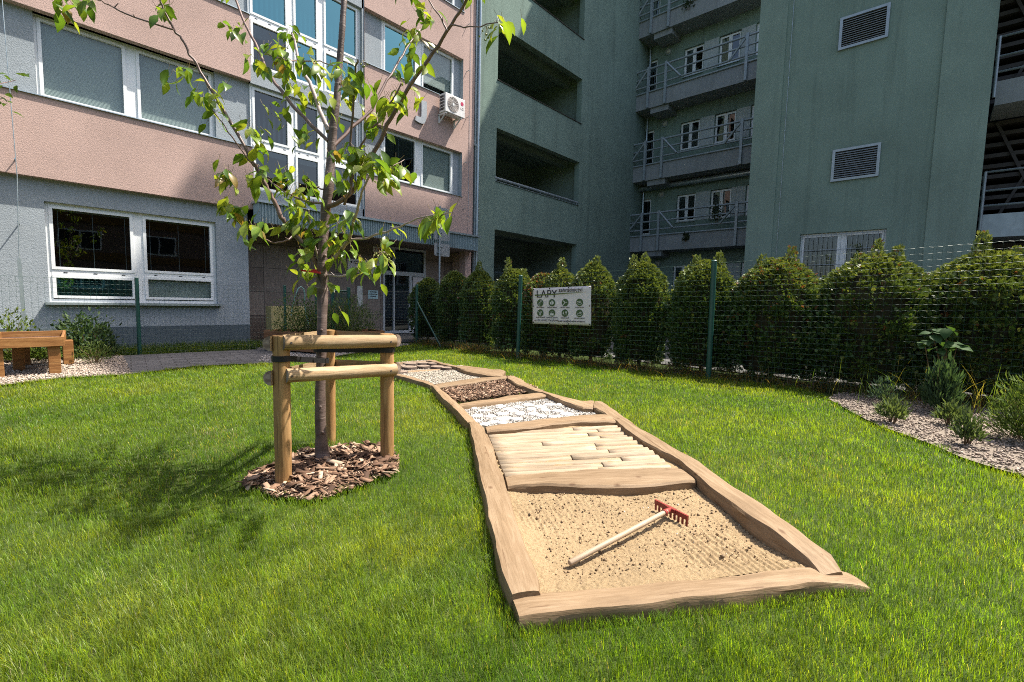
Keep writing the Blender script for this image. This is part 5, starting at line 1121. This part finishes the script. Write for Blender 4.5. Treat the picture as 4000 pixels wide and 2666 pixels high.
HED = [(1672,1088,50,'dark leftmost conifer at the fence corner in full shade',0,[(0,0,.12)]),(1775,1062,62,'second conifer from the left, shaded, in front of the pink pillar',0,[(.1,.1,.2)]),(1872,1058,66,'third conifer from the left with a single pale pointed tip',0,[(-.02,0,.34)]),(2008,1052,74,'conifer behind the fence post left of the banner with two tips',0,[(-.12,.1,.42),(.15,-.15,.25)]),(2120,1070,62,'conifer with reddish shoots behind the left half of the banner',.5,[(-.1,0,.1)]),(2190,1055,66,'conifer with a tall thin tip behind the right half of the banner',0,[(0,0,.34)]),(2314,1022,82,'rounded conifer just right of the banner with tufted top',0,[(.05,.1,.2),(-.05,-.1,.3)]),(2505,1010,98,'pointed conifer under the left end of the lowest balcony',0,[(-.1,-.2,.2),(-.1,.15,.35),(.05,0,.3)]),(2752,972,130,'broad conifer behind the tall fence post below the balconies',0,[(-.1,.15,.25),(0,-.22,.35),(.1,.35,.2)]),(3030,938,165,'large conifer with rusty patches left of the barred window',.15,[(-.1,.22,.25),(0,-.18,.34)]),(3405,945,205,'big rounded conifer in front of the barred window',.05,[(.05,.0,.35),(0,-.25,.3),(0,.2,.2)]),(3850,890,225,'big conifer left of the fire stair railing at the right edge',.02,[(0,.1,.4),(.1,-.25,.25)]),(4120,880,200,'rightmost conifer cut off by the right edge of the picture',0,[(0,.1,.3)])]
HPTS = []
for i, (px_, py_, hw, lab, red, lead) in enumerate(HED):
    p = hedge_pt(px_, 1200); H = max(1.2, 0)+0; hgt = ztop_at(p, py_+ (12 if i > 6 else 6)); R = pxr(p, hw); HPTS.append((p, hgt, R))
    print('hedge', i, [round(v,2) for v in p], round(hgt,2), round(R,2))
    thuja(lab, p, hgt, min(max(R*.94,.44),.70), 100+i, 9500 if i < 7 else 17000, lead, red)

# ================================================================== traffic sign seen from behind
c = FY(1718,950,12.0); sg = thing('traffic_sign', 'back of a traffic sign with two grey plates on a pole behind the hedge', 'traffic sign', (c.x, c.y, 0))
top = FY(1719,818,12.0); mb = MB(); mb.tube([Vector((c.x,c.y,-.05)), Vector((top.x,c.y,top.z+.1))], .03, 12); mb.build('pole', m_rail2, sg)
for (y0, y1) in ((806,944),(948,1005)):
    a, b = FY(1697,y0,12.06), FY(1756,y1,12.06); q = MB(); r = .05; x0, x1, z0, z1 = a.x, b.x, b.z, a.z
    pts = [(x+r*math.cos(t), 12.06, z+r*math.sin(t)) for (x, z, t0) in ((x1-r,z1-r,0),(x0+r,z1-r,90),(x0+r,z0+r,180),(x1-r,z0+r,270)) for t in [rad(t0+k*22.5) for k in range(5)]]
    q.prism(pts, (0,.01,0)); o = q.build('sign_plate', m_signback, sg)
    for f in (.25,.75):
        q = MB(); zc = z0+(z1-z0)*f; q.bar((c.x-.06,12.03,zc),(c.x+.14,12.03,zc),.04,.05); q.build('clamp', m_rail2, o)

# ================================================================== left side: sand table, beds, paving, planters, hose
tb = thing('play_table', 'brown wooden raised sand table on thick legs at the left edge', 'table', (.15, 9.7, 0))
fl, frp = Vector((-.19,9.46,0)), Vector((.575,9.48,0)); bl, br_ = FY(37,1290,11.0), FY(256,1281,11.0); bl.z = br_.z = 0; bl.x -= .12
zt_, zb_ = ztop_at(frp,1316), ztop_at(frp,1353); th = .035
def board(a, b, z0, z1, inn, name, par): 
    q = MB(); a = Vector(a); b = Vector(b); L = (b-a).length; x = (b-a).normalized(); y = Vector(inn).normalized(); y = (y-x*y.dot(x)).normalized()
    q.obox((0,0,0), (L/2,0,0), (0,th/2,0), (0,0,(z1-z0)/2)); o = q.build(name, m_table, None); org = world_loc(par); o.parent = par; c_ = (a+b)/2+y*th/2; c_.z = (z0+z1)/2
    o.matrix_local = Matrix(((x.x,y.x,0,c_.x-org.x),(x.y,y.y,0,c_.y-org.y),(0,0,1,c_.z-org.z),(0,0,0,1))); b_ = o.modifiers.new('bevel','BEVEL'); b_.width = .006; b_.segments = 2; return o
board(fl, frp, zb_, zt_, (0,1,0), 'side_board', tb); board(bl, br_, zb_, zt_, (0,-1,0), 'side_board', tb)
xd = (frp-fl).normalized(); board(frp-Vector((.0,-.001,0)), br_, zb_, zt_+.001, (-1,0,0), 'side_board', tb); board(fl, bl, zb_, zt_, (1,0,0), 'side_board', tb)
q = MB(); q.prism([v+up*(zb_+.03) for v in (fl+Vector((.03,.03,0)), frp+Vector((-.03,.03,0)), br_+Vector((-.03,-.03,0)), bl+Vector((.03,-.03,0)))], (0,0,.02)); q.build('tray_floor', plain('wet_dark_wood', (.055,.045,.05), .25, .5, 0, .3), tb)
q = MB(); q.tube([(.45,10.1,zb_+.052),(.45,10.1,zb_+.058)], .035, 14); q.build('drain', m_dark, tb)
for (x0, y0) in ((-.17,9.52),(.40,9.52),(FY(50,1430,10.2).x,10.2),(FY(75,1425,10.8).x,10.8),(.62,10.6)):
    q = MB(); q.box((x0,y0,-.02),(x0+.13,y0+.13,zb_+.0)); q.build('leg', m_table, tb, (x0+.065,y0+.065,.2), .006)
lawn_edge = [G(-500,1552), G(-200,1522), G(0,1500), G(250,1470), G(515,1457), G(760,1428), G(1070,1414), G(1300,1392), G(1420,1372), G(1600,1346)]
bedL = [(p.x,p.y) for p in lawn_edge[:5]]+[(p.x,p.y) for p in (G(480,1388), G(440,1378))]+[(-8,11.6)]
bedL[-1] = (-6,11.62); 
gb = sheet('gravel_bed', [(-6,lawn_edge[0].y)]+bedL, -.02, m_gravelb, 'structure')
def poly_pebbles(poly, n, par, sz, col, seed, z0, lab=None):
    r = np.random.default_rng(seed); xs = [p[0] for p in poly]; ys = [p[1] for p in poly]; X = r.uniform(min(xs),max(xs),n*3); Y = r.uniform(min(ys),max(ys),n*3); k = in_poly(X,Y,poly); X, Y = X[k][:n], Y[k][:n]; n = len(X)
    P = np.stack([X,Y,z0+r.random(n)*.012],1); A,B,C = rand_axes(n, r, (0,0,1), .8); V,F = scatter(OCT_V,OCT_F,P,B,C,A,r.uniform(.6,1.5,n)*sz); c = np.array(col)*r.uniform(.55,1.15,(n,1)); c[r.random(n)<.12] *= .4
    o = np_mesh('gravel_pebbles', V, F, m_pebble, None, (X.mean(),Y.mean(),0), percol(c,6)); return tag(o, None, None, None, 'stuff')
poly_pebbles([(-1.2,lawn_edge[0].y)]+bedL[:-1]+[(-1.2,11.5)], 9000, None, .014, (.47,.385,.31), 51, -.015)
pv = [(p.x,p.y) for p in (lawn_edge[4], lawn_edge[5], lawn_edge[6])]+[(4.2,9.3),(5.2,10.0),(5.2,11.2),(1.5,11.55),(G(477,1386).x,G(477,1386).y)]
sheet('paved_path', pv, -.012, m_paver)
plg = [(p.x,p.y) for p in (lawn_edge[6], lawn_edge[7], lawn_edge[8], lawn_edge[9])]+[(7.4,10.6),(4.8,11.1),(3.4,9.9),(3.15,9.2)]
sheet('gravel_strip', plg, -.016, m_gravelb); poly_pebbles(plg, 5000, None, .013, (.42,.375,.34), 52, -.012)
sheet('entrance_pavement', [(3.9,11.4),(14,10.9),(14,13.9),(3.9,13.9)], -.02, m_pave2)
def planter(label, a, b, depth, zt, seed):
    t = thing('planter_box', label, 'planter', ((a.x+b.x)/2,(a.y+b.y)/2,0), 'plank planters behind the young tree'); d = (b-a); d.z = 0; L = d.length; x = d.normalized(); y = Vector((-x.y,x.x,0)); n = 4; hgt = (zt-.03)/n
    for side_, (o_, xx, LL) in {'front':(a,x,L),'left':(a,y,depth),'right':(b,y,depth),'back':(a+y*depth,x,L)}.items():
        for k in range(n):
            q = MB(); q.obox((0,0,0),(LL/2,0,0),(0,.018,0),(0,0,hgt/2-.003)); o = q.build('plank', m_plank); org = world_loc(t); o.parent = t; yy = Vector((-xx.y,xx.x,0)); c_ = o_+xx*LL/2+Vector((0,0,.03+hgt*(k+.5)))
            o.matrix_local = Matrix(((xx.x,yy.x,0,c_.x-org.x),(xx.y,yy.y,0,c_.y-org.y),(0,0,1,c_.z),(0,0,0,1)))
    q = MB(); q.prism([a+up*(zt-.05), b+up*(zt-.05), b+y*depth+up*(zt-.05), a+y*depth+up*(zt-.05)], (0,0,-.02)); q.build('planting_soil', m_mulchb, t); return a+x*L/2+y*depth/2
qa, qb, qc, qd = G(1034,1368), G(1236,1384), G(1247,1380), G(1500,1366)
zp = ztop_at(qa,1290)
pc1 = planter('brown plank planter left of the tree trunk behind the stakes', qa, qb, .8, zp, 1); pc2 = planter('brown plank planter right of the tree trunk behind the stakes', qc, qd, .8, zp-.0, 2)
def shrub(name, label, cat, c, rx, ry, h, n, seed, z0=0, leaf=SM_V, lf=SM_F, size=(.03,.055), pal=((.05,.085,.03),(.075,.12,.04),(.11,.15,.05)), stems=9, group=None, upw=.5):
    r = np.random.default_rng(seed); t = thing(name, label, cat, (c.x, c.y, z0), group); q = MB()
    for k in range(stems):
        a = r.random()*6.28; f = r.random()**.5*.8; e = Vector((c.x+rx*f*math.cos(a), c.y+ry*f*math.sin(a), z0+h*r.uniform(.6,.98))); q.tube([Vector((c.x+rx*.15*math.cos(a), c.y+ry*.15*math.sin(a), z0-.03)), Vector((c.x,c.y,0)).lerp(Vector((e.x,e.y,0)),.6)+up*(z0+h*.5), e], [.007,.005,.002], 5)
    q.build('stems', m_stem, t)
    d = norm(r.normal(size=(n,3))); f = r.random(n)**.45; d[:,2] = np.abs(d[:,2])*1.0
    lump = .72+.5*fnoise(np.arctan2(d[:,1],d[:,0])*2+seed, d[:,2]*3, 1.6, seed)
    P = np.stack([c.x+d[:,0]*rx*f*lump, c.y+d[:,1]*ry*f*lump, z0+.04+d[:,2]*h*f*lump*1.05], 1)
    A = norm(d*np.array([1,1,.6])+np.array([0,0,upw])+r.normal(0,.55,(n,3))); Bv = norm(np.cross(A, np.array([[0,0,1.]])+r.normal(0,.5,(n,3)))); Cv = np.cross(A,Bv)
    V,F = scatter(leaf, lf, P, A, Bv, Cv, r.uniform(size[0],size[1],n)); col = np.array(pal)[r.choice(len(pal), n)]*r.uniform(.75,1.2,(n,1)); np_mesh('leaves', V, F, m_shrub, t, None, percol(col, len(leaf))); return t
shrub('leafy_bush', 'leafy green bush filling the planter left of the tree trunk', 'bush', pc1, .75, .42, .80, 3400, 1, zp-.06, upw=.7); shrub('leafy_bush', 'feathery green bush filling the planter right of the tree trunk', 'bush', pc2, .85, .42, .80, 3400, 2, zp-.06, NAR_V, NAR_F, (.05,.1), upw=1.0)
shrub('leafy_bush', 'dark glossy bush growing beside the wooden sand table', 'bush', G(345,1398)+Vector((0,.25,0)), .52, .45, .72, 1900, 3, 0, LEAF_V, LEAF_F, (.05,.10), ((.035,.07,.03),(.05,.09,.04),(.09,.13,.06)))
shrub('small_shrub', 'small bright green shrub seen under the wooden sand table', 'shrub', Vector((.42,11.3,0)), .35, .22, .42, 700, 4, 0, LEAF_V, LEAF_F, (.04,.08), ((.08,.13,.03),(.11,.16,.04)))
shrub('small_shrub', 'low yellowish shrub behind the sand table at the left edge', 'shrub', Vector((.05,11.45,0)), .4, .2, .80, 800, 5, 0, LEAF_V, LEAF_F, (.04,.08), ((.09,.14,.03),(.13,.17,.04)))
shrub('small_shrub', 'low ferny shrub at the paving corner beside the glossy bush', 'shrub', Vector((1.0,10.55,0)), .3, .22, .28, 500, 6, 0, NAR_V, NAR_F, (.05,.09), ((.07,.11,.03),(.10,.14,.04)))
hz = lambda x, y: FY(900+x/1.96, 800+y/1.96, 11.9)
mb = MB(); mb.tube([hz(465,850),hz(480,760),hz(500,690),hz(520,642),hz(540,628),hz(560,645),hz(570,690),hz(566,760),hz(580,840),hz(596,905),hz(600,960)], .016, 8); o = mb.build('garden_hose', m_hose, None, hz(540,700)); tag(o, 'pale green garden hose arching over the wire fence', 'hose')

# ================================================================== right gravel bed with its plants
eR = [(3235,1552),(3330,1605),(3430,1655),(3540,1692),(3640,1728),(3760,1780),(3880,1818),(4060,1866),(4300,1920)]
bedR = [(p.x,p.y) for p in (G(*q) for q in eR)]+[(6.4,-4.5),(8.9,-4.5),(8.9,.75),(8.1,.95)]
sheet('planting_bed', bedR, -.018, m_gravelb); poly_pebbles(bedR, 14000, None, .014, (.34,.27,.215), 53, -.012)
LANCE = [(0,-.03,0),(.45,-.12,.05),(1,0,-.06),(.45,.12,.05)]
def at_px(x, y): return G(x, y)
shrub('small_shrub', 'small bushy green plant at the lawn edge, left in the right gravel bed', 'shrub', at_px(3483,1648), .14, .14, .20, 520, 11, 0, LANCE, SM_F, (.05,.09), ((.09,.13,.05),(.12,.16,.07)), 7, None, 1.2)
shrub('small_shrub', 'small bushy green plant in the middle of the right gravel bed', 'shrub', at_px(3712,1660), .13, .13, .17, 420, 12, 0, LANCE, SM_F, (.05,.085), ((.085,.125,.05),(.11,.15,.06)), 7, None, 1.2)
shrub('small_shrub', 'upright narrow green plant nearest the lawn in the right gravel bed', 'shrub', at_px(3778,1735), .11, .11, .25, 420, 13, 0, LANCE, SM_F, (.05,.08), ((.075,.115,.045),(.10,.14,.06)), 7, None, 1.4)
shrub('small_shrub', 'dim blue green plant in the shade at the foot of the hedge', 'shrub', at_px(3452,1575), .16, .16, .28, 300, 14, 0, LANCE, SM_F, (.05,.09), ((.05,.09,.06),(.06,.10,.06)), 6, None, 1.2)
shrub('feathery_shrub', 'tall feathery green shrub at the right edge of the picture', 'shrub', at_px(4010,1722), .27, .27, .60, 2000, 15, 0, NAR_V, NAR_F, (.05,.11), ((.075,.125,.03),(.10,.155,.04),(.14,.19,.05)), 12, None, .8)
shrub('feathery_shrub', 'tall clump of thin blue green stems in front of the hedge', 'shrub', at_px(3672,1610), .2, .17, .56, 1700, 16, 0, NAR_V, NAR_F, (.06,.13), ((.045,.085,.045),(.06,.105,.05)), 14, None, 2.0)
def broadleaf(label, base, tips, size, seed, pal=((.04,.085,.028),(.055,.11,.03))):
    r = np.random.default_rng(seed); t = thing('broadleaf_sapling', label, 'sapling', base); q = MB(); LP_, LA_, LN_ = [], [], []
    for tp in tips:
        q.tube([base, base.lerp(tp,.5)+Vector((r.normal(0,.02),r.normal(0,.02),0)), tp], [.007,.005,.003], 5)
        for k in range(4):
            a = r.normal(size=3); a[2] = -.25; a /= np.linalg.norm(a); nn = np.cross(a, np.cross(np.array([-.5,0,1.]), a)); LP_.append(np.array(tp)-np.array([0,0,.02*k])); LA_.append(a); LN_.append(nn/np.linalg.norm(nn))
    q.build('stems', m_stem, t); LP_, LA_, LN_ = map(np.array,(LP_,LA_,LN_)); n = len(LP_)
    V,F = scatter([(x,y*1.6,z) for x,y,z in LEAF_V], LEAF_F, LP_, LA_, np.cross(LN_,LA_), LN_, r.uniform(*size,n)); col = np.array(pal)[r.choice(len(pal),n)]; np_mesh('leaves', V, F, m_shrub, t, None, percol(col, len(LEAF_V)), smooth=True)
bs = Vector((7.86, -.12, 0)); XB_ = bs.x
broadleaf('broad leaved sapling growing up through the fence on the right', bs, [FX(3640,1290,XB_), FX(3700,1275,XB_), FX(3610,1330,XB_), FX(3700,1330,XB_), FX(3660,1360,XB_), FX(3740,1345,XB_)], (.12,.2), 3)
bs = G(1990,1385); broadleaf('small bright leaved weed beside the fence post left of the banner', bs, [FX(1985,1320,bs.x), FX(2000,1345,bs.x), FX(1975,1350,bs.x)], (.08,.14), 4, ((.09,.17,.05),(.11,.19,.06)))
bs = G(1930,1385)
# twig of a neighbouring tree that reaches in at the left edge
nb = thing('neighbour_tree', 'leafy branch tips of a neighbouring young tree at the left edge', 'tree', (-1.55, 3.9, 0)); b0 = Vector((-1.55,3.9,0))
q = MB(); q.tube([b0, b0+Vector((.02,0,1)), b0+Vector((0,.03,2.1)), b0+Vector((-.05,0,3.2))], [.035,.03,.024,.012], 8); q.build('trunk', m_bark, nb)
tips = [(D(60,315,4.4), 7), (D(15,385,4.4), 9), (D(-60,420,4.4), 9), (D(-160,350,4.3), 9), (D(-250,250,4.3), 9), (D(-200,500,4.2), 9)]
q = MB(); js = Vector((-1.53,3.9,1.2)); LP_, LA_, LN_ = [], [], []; r = np.random.default_rng(8)
for tp, n in tips:
    q.tube([js, js.lerp(tp,.5)+up*.06, tp], [.012,.008,.003], 6)
    for k in range(n):
        a = r.normal(size=3); a[2] = -abs(a[2])*.6+.2; a /= np.linalg.norm(a); nn = np.cross(a, np.cross(np.array([0,0,1.])+r.normal(0,.4,3), a)); LP_.append(np.array(tp)+r.normal(0,.05,3)); LA_.append(a); LN_.append(nn/np.linalg.norm(nn))
q.build('branches', m_twig, nb); LP_, LA_, LN_ = map(np.array,(LP_,LA_,LN_)); n = len(LP_); V,F = scatter(LEAF_V, LEAF_F, LP_, LA_, np.cross(LN_,LA_), LN_, r.uniform(.06,.1,n)); np_mesh('foliage', V, F, m_leaf, nb, None, percol(np.array([(.06,.11,.025)])*r.uniform(.8,1.4,(n,1)), len(LEAF_V)), smooth=True)
# ivy-like growth on balconies
for i, (x, y, s, lab) in enumerate(((2800,830,.55,'small self sown bush on the lowest balcony in front of the open window'),(2690,0,.45,'tuft of weeds hanging on the topmost visible balcony edge'),(2680,905,.25,'small weeds on the edge of the lowest balcony parapet'))):
    c = FX(x, y+30, 23.75); shrub('balcony_weed', lab, 'weed', c, .3*s*2, .35*s*2, s*1.5, 260, 60+i, c.z-.1, SM_V, SM_F, (.06,.12), ((.03,.055,.025),(.045,.07,.03)), 5)

# ================================================================== grass
def build_grass():
    r = np.random.default_rng(99)
    lawn = [(p.x,p.y) for p in lawn_edge]+[(F0.x+.25,F0.y+.1),(F1.x+.35,F1.y),(F2.x+.3,F2.y),(8.1,1.3)]+[(p.x,p.y) for p in (G(*q) for q in eR)]+[(6.4,-4.5),(3,-5),(-4,-5),(-9,0),(-9,8.6)]
    fx, fy = math.cos(YAW), math.sin(YAW)
    # candidate points: density falls with distance
    rad_d = []; 
    R0, R1 = .55, 14.5; N0 = 24000.; 
    bands = np.geomspace(R0, R1, 60); XX, YY = [], []
    for a, b in zip(bands, bands[1:]):
        dens = N0*min(1, (1.75/a))**1.55; half = rad(66); area = half*(b*b-a*a); n = int(dens*area)
        rr = np.sqrt(r.uniform(a*a,b*b,n)); th = r.uniform(-half,half,n)+YAW; XX.append(rr*np.cos(th)); YY.append(rr*np.sin(th))
    X = np.concatenate(XX); Y = np.concatenate(YY); k = in_poly(X+(fnoise(X,Y,9,51)-.5)*.10+r.normal(0,.012,len(X)),Y+(fnoise(X,Y,8,52)-.5)*.16+r.normal(0,.012,len(X)),lawn)
    for C in (CS, CP, CM, CG, CSL): k &= ~in_poly(X,Y,[(c.x,c.y) for c in C])
    k &= ~in_poly(X,Y,[tuple(G(*q))[:2] for q in ((1898,1682),(2412,1652),(2660,1830),(1968,1858))])
    for T in TIMBER_POLYS: k &= ~in_poly(X,Y,T)
    an = np.arctan2(Y-MC.y, X-MC.x); k &= np.hypot(X-MC.x,Y-MC.y) > MR*(.90+.09*np.sin(an*2+1)+.06*np.sin(an*5)+.03*np.sin(an*11)+.10*(r.random(len(X))-.5))
    X, Y = X[k], Y[k]; n = len(X); dist = np.hypot(X, Y)
    clump = fnoise(X,Y,6.5,1); patch_ = fnoise(X,Y,1.1,2); fine = fnoise(X,Y,22,3)
    hgt = (.018+.017*clump+.013*fine+.012*r.random(n))*(1+.3*patch_)
    dh = np.full(n, 9.0)
    for (a, b) in ((F0,F1),(F1,F2),(F2,F3)):
        e = b-a; t = np.clip(((X-a.x)*e.x+(Y-a.y)*e.y)/e.length_squared,0,1); dh = np.minimum(dh, np.hypot(X-a.x-e.x*t, Y-a.y-e.y*t))
    hgt *= 1+.9*np.clip(1-dh/.35,0,1)*r.random(n)
    long_ = r.random(n) < .012; hgt[long_] *= 1.7
    # longer uncut grass against the timbers
    for C in (CS, CP):
        pass
    az = r.uniform(0,2*math.pi,n)+(fnoise(X,Y,3.5,6)-.5)*3; lean = r.uniform(.15,.85,n)+.35*(fnoise(X,Y,5,7)-.3); wd = np.maximum(.0019, dist*.00060)*r.uniform(.7,1.3,n)
    dx, dy = np.cos(az), np.sin(az); sx_, sy_ = -dy, dx
    T = np.array([0,.38,.72,1.0]); Wd = np.array([1,.88,.58,.06]); V = np.empty((n,8,3))
    for i, (t, w_) in enumerate(zip(T, Wd)):
        h = hgt*(t-.28*lean*t*t); o = hgt*lean*(t**1.7)*.85
        for j, sg in enumerate((-1,1)):
            V[:,i*2+j,0] = X+dx*o+sx_*wd*w_*sg*.5; V[:,i*2+j,1] = Y+dy*o+sy_*wd*w_*sg*.5; V[:,i*2+j,2] = -.030+h*1.12
    Fq = np.array([(0,1,3,2),(2,3,5,4),(4,5,7,6)])[None]+(np.arange(n)*8)[:,None,None]
    g1, g2, g3, g4 = np.array((.060,.138,.014)), np.array((.135,.225,.022)), np.array((.265,.305,.045)), np.array((.38,.35,.18))
    mixv = np.clip(.55*patch_+.30*fnoise(X,Y,4,41)+.45*r.random(n)-.17,0,1)[:,None]; col = np.where(mixv<.5, g1+(g2-g1)*mixv*2, g2+(g3-g2)*(mixv-.5)*2)
    straw = r.random(n) < .02+.14*np.clip(fnoise(X,Y,1.7,21)*4-2.7,0,1); col[straw] = g4*r.uniform(.6,1.1,(straw.sum(),1)); tuft = fnoise(X,Y,17,31); col *= r.uniform(.55,1.35,(n,1))*(.68+.64*tuft)[:,None]
    print('grass blades', n)
    o = np_mesh('lawn_grass', V.reshape(-1,3), Fq.reshape(-1,4), m_grass, None, (2,3,0), percol(col,8)); tag(o, 'short green lawn grass with lighter dry patches', 'grass', None, 'stuff')
    # tall grass strip behind the building fence and dry hay at the hedge foot
    def blades(X, Y, h, w_, cols, seed, name, lab, lean0=.5):
        r = np.random.default_rng(seed); n = len(X); az = r.uniform(0,6.283,n); lean = r.uniform(.1,1.0,n)*lean0*2; dx,dy = np.cos(az),np.sin(az); V = np.empty((n,8,3))
        for i,(t,ww) in enumerate(zip(T,Wd)):
            hh_ = h*(t-.25*lean*t*t); o = h*lean*t**1.7
            for j,sg in enumerate((-1,1)): V[:,i*2+j] = np.stack([X+dx*o-dy*w_*ww*sg*.5, Y+dy*o+dx*w_*ww*sg*.5, -.045+hh_],1)
        F = np.array([(0,1,3,2),(2,3,5,4),(4,5,7,6)])[None]+(np.arange(n)*8)[:,None,None]; c = np.array(cols)[r.choice(len(cols),n)]*r.uniform(.75,1.2,(n,1))
        o = np_mesh(name, V.reshape(-1,3), F.reshape(-1,4), m_grass, None, (float(X.mean()),float(Y.mean()),0), percol(c,8)); tag(o, lab, 'grass', None, 'stuff')
    n = 9000; blades(r.uniform(-4,4.4,n), r.uniform(11.5,13.0,n), r.uniform(.08,.22,n), .009, [(.05,.10,.02),(.07,.12,.025),(.10,.13,.04)], 1, 'fence_grass', 'long grass growing between the wire fence and the building')
    n = 9000; t = r.random(n)*3; seg = np.minimum(t.astype(int),2); f = t-seg; A_ = np.array([(p.x,p.y) for p in (F0,F1,F2)]); B_ = np.array([(p.x,p.y) for p in (F1,F2,F3)]); P = A_[seg]*(1-f)[:,None]+B_[seg]*f[:,None]
    X = P[:,0]+r.normal(.14,.15,n); Y = P[:,1]+r.normal(0,.05,n); blades(X, Y, r.uniform(.05,.26,n)*(1+.5*fnoise(X,Y,2,4)), .006, [(.20,.13,.075),(.15,.09,.055),(.26,.19,.11),(.06,.10,.03),(.05,.09,.025)], 2, 'dry_hedge_grass', 'dry brown and green grass along the foot of the hedge', .7)
    n = 260; X = r.normal(8.0,.18,n); Y = r.normal(-.2,.8,n); blades(X, Y, r.uniform(.25,.75,n), .006, [(.07,.12,.03),(.10,.15,.04),(.20,.18,.09)], 3, 'tall_bed_grass', 'tall thin grass stems at the back of the right planting bed', .5)
build_grass()
r = np.random.default_rng(321); n = 14; X = r.uniform(1.5,5,n); Y = r.uniform(.3,7,n); k = np.hypot(X-1.9,Y-1.2) > 1.2; X, Y = X[k], Y[k]; n = len(X); A, B, C = rand_axes(n, r, (0,0,1), .4)
V, F = scatter(LEAF_V, LEAF_F, np.stack([X,Y,np.full(n,.008)],1), B, C, A, r.uniform(.03,.06,n)); o = np_mesh('fallen_leaves', V, F, m_chip, None, (2,3,0), percol(np.array([(.14,.085,.04)])*r.uniform(.6,1.3,(n,1)), len(LEAF_V))); tag(o, 'scattered dry brown leaves on the lawn', 'leaves', None, 'stuff')
